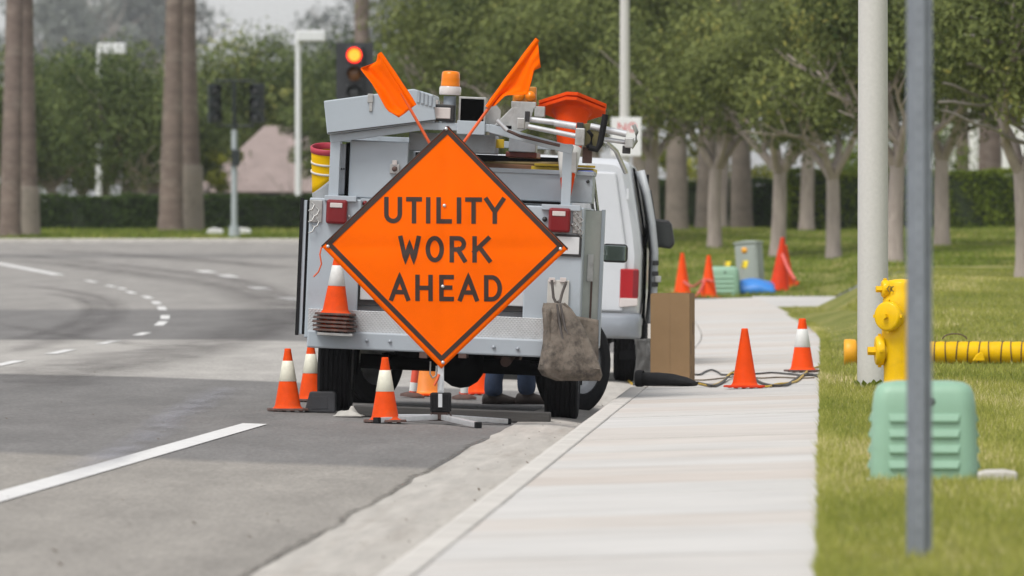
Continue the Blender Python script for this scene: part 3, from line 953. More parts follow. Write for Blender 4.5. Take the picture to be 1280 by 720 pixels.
for k in range(13):
    MB().box((-1.8 + k * .3, .04, 1.6), (.06, .05, 2.15)).build('rib', m_white, root)
MB().box((0, 3, 3.88), (2.1, 3.1, .08)).build('roof', m_white, root)
MB().box((.6, .05, .6), (.16, .04, 1.0)).build('door', m_win, root)

# ================================================================ LAMP POSTS, SIGNALS
m_pole = mat('white_concrete_post', (.52, .51, .48), .75, var=.05, scale=40, bump=.15, bscale=120, dirt=(.36, .34, .31), dscale=60, damt=.35, dthr=.60)
m_steelw = mat('white_painted_steel', (.66, .67, .68), .5, var=.05)
def far_lamp(px, Y, ytop, sgn, lab, r=.10):
    x = (px - VX) / F * Y
    z0 = float(Gfar(x, Y)); zt = W(px, ytop, Y).z - z0
    root = empty('street_lamp', (x, Y, z0), 0, lab, 'street lamp')
    MB().tube([(0, 0, -.1), (0, 0, zt)], [r, r * .8], 12).build('pole', m_steelw, root)
    MB().tube([(0, 0, 0), (0, 0, .25)], [r * 1.6, r * 1.5], 12).build('base', m_steelw, root)
    hd = MB().box((sgn * .42, 0, zt - .16), (.42, .3, .17)).build('lamp_head', m_steelw, root, bevel=.04)
    MB().box((sgn * .42, 0, zt - .34), (.3, .22, .012)).build('lens', m_win, hd)
    return root
far_lamp(122, 259, 54, 1, 'white lamp post with box head half hidden in a far tree')
far_lamp(372, 250, 38, 1, 'tall white lamp post with box head beside the red signal')

# tall lamp pole behind the van with a small notice
px, Y = 781, 153
x = (px - VX) / F * Y; z0 = float(Glawn(x, Y))
root = empty('street_lamp', (x, Y, z0), 0, 'tall white lamp pole with a small notice plate behind the van', 'street lamp')
MB().tube([(0, 0, -.1), (0, 0, 8.5)], [.105, .075], 16).build('pole', m_pole, root)
MB().tube([(0, 0, -.02), (0, 0, .3)], [.17, .16], 16).build('base', m_pole, root)
MB().tube([(0, 0, 8.4), (-.8, 0, 8.7), (-1.6, 0, 8.75)], .04, 8).build('arm', m_pole, root)
MB().box((-1.9, 0, 8.73), (.35, .15, .07)).build('lamp_head', m_steelw, root, bevel=.03)
pz = W(783, 171, Y).z - z0
m_plate = mat('white_plate', (.68, .68, .67), .5, var=.06)
pl = MB().box((.03, -.12, pz), (.28, .012, .36)).build('notice_plate', m_plate, root, bevel=.01)
m_red = mat('sign_red', (.55, .05, .05), .5, var=.05)
def strokes(mb, polys, wid, to3, step=None):
    """flat ribbons along polylines; to3 maps (x,y) -> 3D front; mitred joins"""
    for pl_ in polys:
        closed = pl_[0] == pl_[-1]
        P = [Vector(p) for p in pl_]
        if step:
            Q = []
            for a, b in zip(P[:-1], P[1:]):
                k = max(1, int((b - a).length / step))
                for i in range(k): Q.append(a.lerp(b, i / k))
            Q.append(P[-1]); P = Q
        n = len(P); L = []; Rr = []
        for i in range(n):
            if closed:
                a = P[i - 1] if i > 0 else P[-2]; c = P[i + 1] if i < n - 1 else P[1]
            else:
                a = P[max(i - 1, 0)]; c = P[min(i + 1, n - 1)]
            d1 = (P[i] - a); d2 = (c - P[i])
            if d1.length < 1e-9: d1 = d2
            if d2.length < 1e-9: d2 = d1
            d1 = d1.normalized(); d2 = d2.normalized()
            n1 = Vector((-d1.y, d1.x)); n2 = Vector((-d2.y, d2.x))
            m_ = n1 + n2
            if m_.length < 1e-6: m_ = n1
            m_ = m_.normalized(); sc = 1 / max(.45, m_.dot(n1))
            L.append(P[i] + m_ * wid / 2 * sc); Rr.append(P[i] - m_ * wid / 2 * sc)
        vs = [to3(*q) for q in L] + [to3(*q) for q in Rr]
        fs = [(i, i + 1, n + i + 1, n + i) for i in range(n - 1)]
        mb.add(vs, fs)
    return mb
def arc(cx, cy, rx, ry, a0, a1, n=14):
    return [(cx + rx * math.cos(R(a0 + (a1 - a0) * i / n)), cy + ry * math.sin(R(a0 + (a1 - a0) * i / n))) for i in range(n + 1)]
# letter shapes in a box: width w, height 1, y up
def glyph(ch, w):
    if ch == 'U': return [[(0, 1), (0, .32)] + arc(w / 2, .32, w / 2, .32, 180, 360)[1:] + [(w, 1)]]
    if ch == 'T': return [[(0, 1), (w, 1)], [(w / 2, 1.0), (w / 2, 0)]]
    if ch == 'I': return [[(w / 2, 1), (w / 2, 0)]]
    if ch == 'L': return [[(0, 1), (0, 0), (w, 0)]]
    if ch == 'Y': return [[(0, 1), (w / 2, .45), (w, 1)], [(w / 2, .45), (w / 2, 0)]]
    if ch == 'W': return [[(0, 1), (w * .27, 0), (w * .5, .72), (w * .73, 0), (w, 1)]]
    if ch == 'O':
        a = arc(w / 2, .5, w / 2, .5, 0, 360, 32); a[-1] = a[0]; return [a]
    if ch == 'R': return [[(0, 0), (0, 1)] + [(w * .5, 1)] + arc(w * .5, .745, w * .45, .255, 90, -90, 12)[1:] + [(0, .49)], [(w * .48, .49), (w, 0)]]
    if ch == 'K': return [[(0, 1), (0, 0)], [(w * .92, 1), (0, .40)], [(w * .33, .6), (w, 0)]]
    if ch == 'A': return [[(0, 0), (w / 2, 1), (w, 0)], [(w * .17, .3), (w * .83, .3)]]
    if ch == 'H': return [[(0, 1), (0, 0)], [(w, 1), (w, 0)], [(0, .5), (w, .5)]]
    if ch == 'E': return [[(w, 1), (0, 1), (0, 0), (w, 0)], [(0, .52), (w * .85, .52)]]
    if ch == 'D': return [[(0, .0), (0, 1), (w * .4, 1)] + arc(w * .4, .5, w * .6, .5, 90, -90, 16)[1:] + [(0, 0), (0, .1)]]
    if ch == 'N': return [[(0, 0), (0, 1), (w, 0), (w, 1)]]
    return []
nm = MB()
for i, ch in enumerate('NO'):
    g_ = [[(q[0] * .13 + i * .19 - .14, q[1] * .15 + .1) for q in pl2] for pl2 in glyph(ch, 1.0)]
    strokes(nm, g_, .03, lambda a, b: (a + .03, -.134, b + pz))
nm.build('lettering', m_red, pl)

# the white lamp post in the lawn beside the hydrant
p = base_at(1091, 61.0)
root = empty('lamp_post', p, 0, 'smooth white concrete lamp post standing behind the hydrant', 'lamp post')
MB().tube([(0, 0, -.15), (0, 0, 3), (0, 0, 7.5)], [.116, .108, .085], 32).build('pole', m_pole, root)
MB().tube([(0, 0, 7.4), (-.9, 0, 7.8), (-1.8, 0, 7.85)], .045, 8).build('arm', m_pole, root)
MB().box((-2.1, 0, 7.83), (.38, .16, .07)).build('lamp_head', m_steelw, root, bevel=.03)
wl = MB(); rr = random.Random(9)
for k in range(26):
    a = rr.uniform(2.6, 6.6); L = rr.uniform(.03, .07)
    c = Vector((math.cos(a) * .13 + .02, math.sin(a) * .13, .01)); t = c + Vector((math.cos(a) * .04, math.sin(a) * .04, L)); s_ = Vector((-math.sin(a), math.cos(a), 0)) * .022
    m_ = c.lerp(t, .6)
    wl.add([c, m_ + s_, t, m_ - s_], [(0, 1, 2, 3)])
wd = wl.build('weed', m_hedge)
wd['kind'] = 'stuff'
wd.location = p
at = wd.data.attributes.new('tint', 'FLOAT', 'POINT'); at.data.foreach_set('value', np.full(len(wd.data.vertices), .8, np.float32))
tag(wd, 'small leafy weed at the foot of the white lamp post', 'weed')

# galvanised sign post in the foreground (U-channel with holes)
m_galv = mat('galvanised_steel', (.235, .255, .285), .5, .55, var=.12, scale=14, dirt=(.16, .17, .19), dscale=8, damt=.6, bump=.1)
p = base_at(1149, 28.2)
root = empty('sign_post', p, R(-4), 'galvanised steel U-channel sign post standing in front of the green pedestal', 'sign post')
h = 3.2; u = [(-.044, 0), (-.044, .004), (-.024, .004), (-.020, .034), (.020, .034), (.024, .004), (.044, .004), (.044, 0), (.021, 0), (.017, .030), (-.017, .030), (-.021, 0)]
vs = [(a, -b, -.2) for a, b in u] + [(a, -b, h) for a, b in u]; n = len(u)
fs = [(i, (i + 1) % n, (i + 1) % n + n, i + n) for i in range(n)]
MB().add(vs, fs).build('channel', m_galv, root)
m_hole = mat('bolt_hole', (.14, .15, .17), .8)
for k in range(60):
    MB().disc((0, -.0352, .10 + k * .0508), .0048, 10, ROTX).build('hole', m_hole, root)

# traffic signals
m_sig = mat('signal_black', (.022, .024, .026), .55, var=.2)
m_sigd = mat('signal_dark_green', (.008, .014, .013), .5, var=.2)
m_lred = mat('lit_red_lens', (.8, .05, .02), .3, emit=(1.0, .12, .008), estr=3.2)
m_lrim = mat('lit_red_rim', (.7, .02, .02), .3, emit=(1.0, .012, .012), estr=1.6)
m_lamb = mat('unlit_amber_lens', (.16, .06, .01), .25, var=.2)
m_lgrn = mat('unlit_green_lens', (.05, .055, .055), .25, var=.2)
m_sigp = mat('signal_pole_steel', (.36, .40, .41), .5, .2, var=.1)
def signal_head(root, cx, cz, s, facing, mats, mh, back=None):
    """three-section head; facing = rotation about Z (0 faces the camera)"""
    Rz = Matrix.Rotation(facing, 3, 'Z')
    def T(p): return Rz @ Vector(p) + Vector((cx, 0, cz))
    for k in range(3):
        z = (1 - k) * .36 * s
        hb = MB(); hb.box(T((0, 0, z)), (.17 * s, .11 * s, .176 * s), Rz)
        sec = hb.build('section', mh, root, bevel=.02 * s)
        M_ = Rz @ ROTX
        dm = MB(); dm.lathe([(.145 * s, .115 * s), (.12 * s, .14 * s), (.07 * s, .16 * s), (.001, .168 * s)], 20, M_, True, T((0, 0, z)))
        dm.build('lens', mats[k], sec)
        if mats[k] is m_lred:
            MB().lathe([(.150 * s, .112 * s), (.142 * s, .125 * s), (.120 * s, .145 * s)], 20, M_, True, T((0, 0, z))).build('lens_rim', m_lrim, sec)
        vz = MB(); va = []; nseg = 16
        for rr_, yy in ((.152 * s, -.11 * s), (.150 * s, -.34 * s)):
            for q in range(nseg + 1):
                a = R(-35 + 250 * q / nseg)
                yq = yy if rr_ > .151 * s else yy * (.62 + .38 * max(0, math.sin(a)))
                va.append(T((rr_ * math.cos(a), yq, z + rr_ * math.sin(a))))
        vz.add(va, [(q, q + 1, nseg + 2 + q, nseg + 1 + q) for q in range(nseg)], True)
        vz.build('visor', mh, sec, solid=.006)
    if back:
        bb = MB(); bb.box(T((0, .03, 0)), (back[0], .008, back[1]), Rz)
        bb.build('backplate', mh, root)
Y = 159.0; x = (443 - VX) / F * Y; z0 = float(Groad(-8.8, 159)) + .14
root = empty('traffic_signal', (x, Y, z0), 0, 'black traffic signal showing a lit red lamp above the truck', 'traffic signal')
zc = W(441, 92, Y).z - z0
MB().tube([(0, .18, 0), (0, .18, zc + .55)], [.07, .06], 14).build('pole', m_sigp, root)
MB().tube([(0, .18, 0), (0, .18, .3)], [.15, .13], 14).build('base', m_sigp, root)
for dz_ in (-.5, .5):
    MB().box((0, .12, zc + dz_), (.05, .08, .03)).build('bracket', m_sigp, root)
signal_head(root, 0, zc, 1.0, 0, (m_lred, m_lamb, m_lgrn), m_sig, (.36, .60))
Y = 219.5; p = base_at(292, Y, Gfar)
root = empty('traffic_signal', p, 0, 'pole with two dark green traffic signal heads across the junction', 'traffic signal')
zc = W(292, 129, Y).z - p.z
MB().tube([(0, 0, -.05), (0, 0, zc - .7)], [.085, .075], 14).build('pole', m_sigp, root)
MB().tube([(0, 0, zc - .75), (0, 0, zc + .62)], .05, 10).build('riser', m_sigd, root)
MB().tube([(0, 0, 0), (0, 0, .3)], [.16, .14], 14).build('base', m_sigp, root)
for dz_ in (-.6, .6):
    MB().tube([(-.5, 0, zc + dz_), (.55, 0, zc + dz_)], .03, 8).build('cross_arm', m_sigd, root)
signal_head(root, -.53, zc, .98, R(20), (m_lgrn, m_lgrn, m_lgrn), m_sigd)
signal_head(root, .62, zc, .98, R(-24), (m_lgrn, m_lgrn, m_lgrn), m_sigd)
MB().box((.04, -.1, W(0, 197, Y).z - p.z), (.11, .07, .22)).build('control_box', m_sigd, root, bevel=.02)
for (px, Y, lab) in ((268, 226, 'low white ground box on the far lawn near the signal pole'), (303, 226, 'low white ground slab on the far lawn beside the signal pole')):
    p = base_at(px, Y, Gfar)
    b_ = MB().prism([(-.24, 0), (.24, 0), (.2, .16), (-.05, .2), (-.2, .15)], -.15, .15).build('ground_box', m_white, None, bevel=.03); b_.location = p
    tag(b_, lab, 'box')
# ================================================================ CONES
m_orange = mat('cone_orange', (.66, .062, .004), .6, spec=.12, var=.14, scale=9, bump=.08, bscale=40, dirt=(.42, .10, .04), dscale=7, damt=.55)
m_orange2 = mat('cone_bright_orange', (.74, .064, .004), .6, spec=.12, var=.10, scale=7, dirt=(.55, .10, .03), dscale=5, damt=.4)
m_redor = mat('cone_red_orange', (.56, .038, .008), .6, spec=.12, var=.14, scale=7, dirt=(.42, .06, .03), dscale=5, damt=.5)
m_band = mat('cone_white_band', (.70, .68, .56), .45, var=.08, scale=9, dirt=(.42, .38, .30), dscale=11, damt=.5)
m_band2 = mat('cone_grey_band', (.62, .62, .60), .45, var=.08, scale=9, dirt=(.40, .38, .34), dscale=11, damt=.5)
m_cbase = mat('cone_black_base', (.075, .04, .032), .75, var=.3, scale=12, dirt=(.25, .07, .04), dscale=14, damt=.6)
def cone(h, mo, mbnd, mbase, base_half, r_top, r_bot, band=(.48, .80), square=True):
    root = empty('traffic_cone')
    b = MB(); t = .022 if h < .6 else .03
    # square plate with clipped corners and little feet
    c = base_half * .72; e = base_half
    poly = [(-e, -c), (-c, -e), (c, -e), (e, -c), (e, c), (c, e), (-c, e), (-e, c)]
    vs = [(x, y, .006) for x, y in poly] + [(x * .97, y * .97, t) for x, y in poly]
    b.add(vs, [tuple(range(8))[::-1], tuple(range(8, 16))] + [(i, (i + 1) % 8, (i + 1) % 8 + 8, i + 8) for i in range(8)])
    for sx in (-1, -.33, .33, 1):
        for sy in (-1, 1):
            b.box((sx * e * .62, sy * e * .8, .004), (e * .1, e * .1, .0045))
    b.build('base', mbase, root, bevel=.003)
    k = MB()
    k.lathe([(r_bot * 1.22, t), (r_bot * 1.08, t + .008), (r_bot, t + .025), (r_top * 1.04, h - .02), (r_top, h - .004), (r_top * .8, h), (r_top * .72, h - .01), (r_top * .72, h - .08)], 28)
    k.build('cone_body', mo, root)
    if mbnd:
        def rr(z): return r_bot + (r_top * 1.04 - r_bot) * (z - t - .025) / (h - .02 - t - .025)
        z0, z1 = h * band[0], h * band[1]
        q = MB(); q.lathe([(rr(z0) + .0005, z0 - .0015), (rr(z0) + .0022, z0), (rr(z1) + .0022, z1), (rr(z1) + .0005, z1 + .0015)], 28)
        q.build('reflective_band', mbnd, root)
    return root
HC = .457
cA = cone(HC, m_orange, m_band, m_cbase, .150, .024, .093)
cB = cone(HC, m_orange2, None, m_redor, .148, .026, .092)
cL = cone(.71, m_orange2, None, m_orange2, .19, .032, .135)
cR = cone(.91, m_redor, None, m_redor, .22, .034, .165)
def put(o, px, Y, G, lab, group=None, rz=0., tilt=(0, 0), cat='traffic cone', dz=0.0):
    x = (px - VX) / F * Y
    o.location = (x, Y, float(G(x, Y)) + dz)
    o.rotation_euler = (tilt[0], tilt[1], rz)
    tag(o, lab, cat, group); return o
put(cA, 481, 57.6, Groad, 'banded orange cone on black base beside the sign stand', 'banded cones behind the truck', .08, dz=.004)
put(copy_tree(cA), 359, 60.0, Groad, 'banded orange cone with yellowed band and scuffed black base, outermost on the street', 'banded cones behind the truck', .1, dz=.004)
put(copy_tree(cA), 388, 63.6, Groad, 'banded orange cone half hidden behind the truck tyre and black chock', 'banded cones behind the truck', .5, dz=.004)
def cWalk(x, Y): return Gwalk(x, Y)
cC = cone(HC, m_orange2, m_band2, m_cbase, .148, .030, .096, (.47, .80))
put(cC, 1003, 70.2, cWalk, 'banded orange cone on black base at the lawn edge of the sidewalk', None, .15, dz=.004)
put(cB, 931, 63.2, cWalk, 'plain orange cone standing on the cords on the sidewalk', None, .2, dz=.004)
put(cL, 886, 136.5, Glawn, 'plain orange cone tied with red rope in front of the far green pedestal', 'orange cones on the far lawn', .3)
put(copy_tree(cL), 853, 140, Glawn, 'plain orange cone on the far lawn behind the cardboard box', 'orange cones on the far lawn', .8)
put(cR, 974, 139, Glawn, 'leaning red-orange cone beside the blue tarp', None, .4, (R(0), R(4)))
c2 = copy_tree(cL); put(c2, 983, 141, Glawn, 'faded cone tipped against the red-orange cone on the lawn', 'orange cones on the far lawn', 1.2, (R(5), R(-17)), dz=.03)
# cones seen under the truck, standing beyond it
put(copy_tree(cB), 599, 68.8, Groad, 'plain orange cone glimpsed under the truck beside the jeans', 'cones glimpsed under the truck', .3, dz=.004)
cD = cone(.5, mat('cone_amber', (.72, .20, .015), .5, var=.12), None, m_orange2, .17, .05, .12)
put(cD, 533, 67.4, Groad, 'amber-orange cone glimpsed under the truck near the sign stand', None, .3, dz=.004)
m_tubr = mat('delineator_red', (.62, .07, .03), .5, var=.12)
def delineator(px, Y, lab, tilt):
    x = (px - VX) / F * Y
    root = empty('delineator_tube', (x, Y, float(Groad(x, Y)) + .005), 0, lab, 'delineator', 'delineators glimpsed under the truck')
    root.rotation_euler = (0, tilt, 0)
    MB().lathe([(.10, 0), (.10, .02), (.045, .04)], 16).build('base', m_cbase, root)
    MB().lathe([(.03, .03), (.03, .5), (.02, .52), (.001, .52)], 14).build('tube', m_tubr, root)
    MB().lathe([(.0315, .05), (.0315, .12)], 14).build('reflective_band', m_band2, root)
delineator(515, 66.6, 'red delineator tube glimpsed under the truck, leaning by the amber cone', R(7))
delineator(580, 66.6, 'red delineator tube glimpsed under the truck, between sign stand and orange cone', R(1))

# rope on lawn cones
def rope(name, pts, r, m, lab, cat='rope'):
    P = []
    pts = [Vector(p) for p in pts]
    for i in range(len(pts) - 1):
        p0 = pts[max(i - 1, 0)]; p1 = pts[i]; p2 = pts[i + 1]; p3 = pts[min(i + 2, len(pts) - 1)]
        for k in range(8):
            t = k / 8
            P.append(0.5 * ((2 * p1) + (p2 - p0) * t + (2 * p0 - 5 * p1 + 4 * p2 - p3) * t * t + (3 * p1 - p0 - 3 * p2 + p3) * t ** 3))
    P.append(pts[-1])
    o = MB().tube(P, r, 7).build(name, m)
    return tag(o, lab, cat)
m_redrope = mat('red_tape', (.60, .10, .08), .6, var=.2)
rope('tape', [W(855, 352, 139.6), W(866, 358, 138.5), W(880, 350, 136.6), W(892, 352, 136.3)], .02, m_redrope, 'thin red tape strung between the far lawn cones', 'tape')
rope('tape', [W(884, 341, 136.5), W(876, 362, 136.3), W(867, 375, 135.6)], .025, m_redrope, 'red tape hanging from the cone before the green pedestal', 'tape')
rope('tape', [W(978, 318, 138.8), W(985, 335, 138.6), W(994, 350, 138.4)], .03, m_redrope, 'red tape trailing from the leaning cone', 'tape')

# ================================================================ WORK SIGN
SY = 58.0
sb = hit(551, 527)
SB = Vector(((551 - VX) / F * SY, SY, float(Groad((551 - VX) / F * SY, SY))))
sign = empty('road_work_sign', SB, 0, 'orange diamond roll-up sign reading UTILITY WORK AHEAD with two flags', 'road sign')
m_fab = mat('sign_orange_vinyl', (.90, .124, .0), .6, var=.05, scale=3, bump=.10, bscale=260, spec=.03)
m_ink = mat('sign_black_print', (.030, .012, .006), .55, var=.2, scale=20)
m_flag = mat('flag_orange', (.88, .122, .0), .6, var=.06, scale=5, spec=.03)
m_staff = mat('flag_staff_red', (.66, .10, .02), .45, var=.1)
m_alu = mat('aluminium', (.62, .63, .64), .38, .6, var=.08, scale=15, dirt=(.35, .35, .35), dscale=9, damt=.5)
m_rub = mat('black_rubber', (.011, .011, .012), .85, var=.3, scale=12, bump=.2, spec=.25)
PT, PL_, PR = Vector((560, 158)), Vector((402, 308)), Vector((710, 311))
ea, eb = PR - PT, PL_ - PT
det = ea.x * eb.y - ea.y * eb.x
def ab(px, py):
    q = Vector((px, py)) - PT
    return (q.x * eb.y - q.y * eb.x) / det, (ea.x * q.y - ea.y * q.x) / det
def bill(a, b):
    """fabric relief of the sign face, metres towards the camera"""
    a = min(max(a, 0), 1); b = min(max(b, 0), 1)
    d_ = .030 * math.sin(math.pi * a) * math.sin(math.pi * b)
    # tension creases along the two ribs that cross in the middle
    u = (a - b); v = (a + b - 1)
    d_ += -.005 * math.exp(-(u / .05) ** 2) - .006 * math.exp(-(v / .05) ** 2)
    d_ += .006 * math.sin(9 * u + 3 * v) * math.sin(7 * v) * math.sin(math.pi * a) * math.sin(math.pi * b)
    return d_
def S3(px, py, off=0.0):
    a, b = ab(px, py)
    p_ = W(px, py, SY)
    return (p_.x - SB.x, -.06 - bill(a, b) - off, p_.z - SB.z)
fb = MB()
def fP(i, j):
    q = PT + ea * i + eb * j
    return S3(q.x, q.y)
fb.grid(fP, 48, 48)
face = fb.build('sign_face', m_fab, sign, solid=.003)
cx, cy = 556, 310
def ring_pt(k, f, sh):
    q = [PT, PR, PR + PL_ - PT, PL_][k % 4]
    return Vector((cx + (q.x - cx) * f, cy + (q.y - cy) * f - sh))
br = MB()
for k in range(4):
    o0, o1 = ring_pt(k, .966, 3.4), ring_pt(k + 1, .966, 3.4)
    i0, i1 = ring_pt(k, .912, 3.4), ring_pt(k + 1, .912, 3.4)
    def bp_(u, v, o0=o0, o1=o1, i0=i0, i1=i1):
        q = o0.lerp(o1, u).lerp(i0.lerp(i1, u), v)
        return S3(q.x, q.y, .0045)
    br.grid(bp_, 40, 2)
br.build('border', m_ink, face)
# edge piping on the two upper edges
pp = MB()
for q0, q1 in ((PL_, PT), (PT, PR)):
    P = []
    for i in range(25):
        q = q0.lerp(q1, i / 24); P.append(S3(q.x, q.y, 0))
    pp.tube(P, .006, 6)
pp.build('piping', m_ink, face)
for (qx, qy) in ((558, 161), (410, 308), (701, 311), (554, 453), (556, 257), (554, 358)):
    c = Vector(S3(qx, qy, .006)); MB().lathe([(.001, .010), (.009, .008), (.0125, .002), (.0125, 0)], 14, ROTX, True, c).build('rivet', m_alu, face)
def word(chars, y_top, y_bot, xs, wid):
    h_ = (y_bot - y_top) - wid
    for ch, x0, x1 in zip(chars, xs[0::2], xs[1::2]):
        w_ = max(.001, (x1 - x0) - wid) / h_
        tilt = .006
        def t3(a, b): return S3(a, b, .0045)
        gl = []
        for pl2 in glyph(ch, w_):
            gl.append([(x0 + wid / 2 + q[0] * h_, y_bot - wid / 2 - q[1] * h_ + ((x0 + q[0] * h_) - 556) * tilt) for q in pl2])
        # stroke ends run out to the full letter box
        out = []
        for pl2 in gl:
            if pl2[0] != pl2[-1]:
                a = Vector(pl2[0]); b = Vector(pl2[1]); pl2 = [tuple(a + (a - b).normalized() * wid / 2)] + pl2[1:]
                a = Vector(pl2[-1]); b = Vector(pl2[-2]); pl2 = pl2[:-1] + [tuple(a + (a - b).normalized() * wid / 2)]
            out.append(pl2)
        mb = MB(); strokes(mb, out, wid, t3, 4.0)
        mb.build('letter', m_ink, face)
word('UTILITY', 246.5, 279.5, (480.5, 503, 508, 528, 533, 538.5, 546, 565.5, 571.5, 577, 582, 603, 606, 632), 5.6)
word('WORK', 295, 328, (498.5, 526.5, 532.5, 555.5, 562.5, 584, 591, 615), 5.6)
word('AHEAD', 343.5, 376.5, (487, 513, 519.5, 541.5, 549.5, 568, 573, 599, 605.5, 628), 5.6)
# fibreglass ribs behind the face
rb = MB()
q0 = S3(PL_.x, PL_.y); q1 = S3(PR.x, PR.y); t0 = S3(PT.x, PT.y); b0 = S3(551, 462)
rb.tube([(q0[0], q0[1] + .02, q0[2]), (0, .01, (q0[2] + q1[2]) / 2), (q1[0], q1[1] + .02, q1[2])], .012, 6)
rb.tube([(t0[0], t0[1] + .02, t0[2]), (b0[0], b0[1] + .035, b0[2])], .014, 6)
rb.build('cross_rib', m_staff, sign)
# flags
def flag(pole, edge, free, seed, lab):
    s0 = S3(*pole[0]); s1 = S3(*pole[1])
    off = .05
    o = MB().tube([(s0[0], off - .05, s0[2]), (s1[0], off - .05, s1[2])], [.011, .010], 8).build('flag_staff', m_staff, sign)
    n = len(edge); fl = MB()
    def fp(u, v):
        k = u * (n - 1); i = min(int(k), n - 2); t = k - i
        e = Vector(edge[i]).lerp(Vector(edge[i + 1]), t); f_ = Vector(free[i]).lerp(Vector(free[i + 1]), t)
        q = e.lerp(f_, v); s_ = W(q.x, q.y, SY)
        dy = .045 * math.sin(v * 5.0 + u * 3 + seed) * v + .02 * math.sin(v * 11 + u * 4) * v
        return (s_.x - SB.x, off - .063 - dy, s_.z - SB.z)
    fl.grid(fp, 28, 12)
    f2 = fl.build('flag', m_flag, o, solid=.003)
    # sleeve that holds the staff
    sl = MB(); P = []
    for i in range(9):
        q = Vector(edge[0]).lerp(Vector(edge[-1]), i / 8); s_ = W(q.x, q.y, SY); P.append((s_.x - SB.x, off - .055, s_.z - SB.z))
    sl.tube(P, [.016, .019, .018, .021, .02, .019, .021, .02, .017], 8)
    sl.build('sleeve', m_flag, f2)
    return o
flag([(542, 188), (474, 68)], [(474, 66), (478, 73), (480, 77), (482, 80), (487, 88), (494, 99), (503, 112), (512, 125), (518, 132)],
     [(471, 69), (470, 77), (461, 81), (450, 85), (456, 93), (465, 104), (471, 114), (484, 138), (499, 147)], 0.4, 'l')
flag([(578, 180), (673, 50)], [(609, 134), (622, 117), (636, 99), (650, 80), (662, 62), (672, 49)],
     [(619, 132), (632, 119), (660, 118), (665, 100), (668, 88), (676, 84)], 2.0, 'r')
fl_tip = MB()
# orange tie strap hanging at the left corner and below the bottom corner
tb = MB(); tb.tube([S3(402, 309, .01), S3(400, 318, .015), S3(402, 330, .01), S3(398, 340, .0), S3(392, 346, 0)], .006, 5)
tb.tube([S3(549, 468, 0), S3(546, 476, .01), S3(543, 482, .01)], .010, 5)
tb.build('tie_strap', m_staff, sign)
# stand
def L3(px, py, Y=SY): 
    q = W(px, py, Y); return Vector((q.x - SB.x, Y - SY, q.z - SB.z))
MB().box2((-.022, -.045, .20), (.022, -.005, .46)).build('mast', m_alu, sign, bevel=.004)
MB().box2((-.009, -.052, .235), (.009, -.047, .34)).build('mast_catch', m_alu, sign)
sp = empty  # spring housing: ribbed black block
hs_ = MB().box2((-.072, -.10, .085), (.072, .04, .222)).build('spring_housing', m_rub, sign, bevel=.012)
for k in range(7):
    MB().box2((-.066 + k * .0203, -.106, .092), (-.056 + k * .0203, -.099, .21)).build('rib', m_rub, hs_)
MB().box2((-.014, -.112, .12), (.014, -.105, .215)).build('catch_plate', m_alu, hs_)
m_brkt = mat('rusty_bracket', (.10, .06, .05), .7, .2, var=.3)
bk = MB(); bk.box((0, -.03, .06), (.05, .05, .025)); bk.box((0, -.03, .035), (.085, .03, .012)); bk.tube([(-.09, -.03, .03), (-.06, -.03, .08), (.06, -.03, .08), (.09, -.03, .03)], .008, 6)
bk.build('leg_bracket', m_brkt, sign, bevel=.004)
for (dx, dy) in ((.30, -.85), (.45, .55), (-.42, -.55), (-.45, .55)):
    v = Vector((dx, dy, 0)); L = v.length; a = math.atan2(dx, -dy)
    Rz = Matrix.Rotation(a, 3, 'Z')
    z1 = float(Groad(SB.x + dx, SB.y + dy)) - SB.z + .022
    tl = math.atan2(.05 - z1, L)
    Rt = Rz @ Matrix.Rotation(tl, 3, 'X')
    c = Vector((dx * .53, dy * .53 - .03, (.05 + z1) / 2))
    lg = MB().box(c, (.021, L * .45, .019), Rt).build('leg', m_alu, sign, bevel=.004)
    e = c + Rt @ Vector((0, -L * .45 - .012, 0))
    MB().box(e, (.023, .018, .021), Rt).build('end_cap', m_rub, lg, bevel=.004)

# ================================================================ UTILITY TRUCK
TX, TY = -2.69, 60.0
TZ = float(Groad(TX, TY)); ROLL = R(2.4)
truck = empty('utility_truck', (TX, TY, TZ), 0, 'grey utility service truck with tool cabinets and ladder rack behind the work sign', 'truck')
truck.rotation_euler = (0, ROLL, 0)
cR_, sR_ = math.cos(ROLL), math.sin(ROLL)
def TL(px, py, w=0.0):
    q = W(px, py, TY + w); dx = q.x - TX; dz = q.z - TZ
    return Vector((dx * cR_ - dz * sR_, w, dx * sR_ + dz * cR_))
def pbox(name, x0, y0, x1, y1, w0, w1, m, parent=None, bevel=.006):
    c = TL((x0 + x1) / 2, (y0 + y1) / 2, w0); s = (TY + w0) / F
    hx = (x1 - x0) / 2 * s; hz = (y1 - y0) / 2 * s
    return MB().box((c.x, (w0 + w1) / 2, c.z), (hx, (w1 - w0) / 2, hz)).build(name, m, parent or truck, bevel=bevel)
def ptube(name, pts, r, m, parent=None, n=10):
    return MB().tube([TL(*p) for p in pts], r, n).build(name, m, parent or truck)
m_body = mat('truck_grey_paint', (.36, .405, .445), .42, var=.05, scale=2.5, coat=.1, dirt=(.22, .235, .25), dscale=3.0, damt=.45, bump=.04, bscale=30, dthr=.56)
m_body2 = mat('truck_grey_worn', (.31, .345, .38), .5, var=.08, scale=4, dirt=(.17, .17, .17), dscale=5, damt=.5, bump=.05)
m_dark = mat('underbody_and_shade_black', (.006, .006, .006), .9, var=.3, spec=.15)
m_blk = mat('black_trim', (.02, .02, .021), .5, var=.2)
m_steel = mat('worn_steel', (.42, .42, .41), .42, .6, var=.15, scale=12, dirt=(.16, .14, .12), dscale=8, damt=.6)
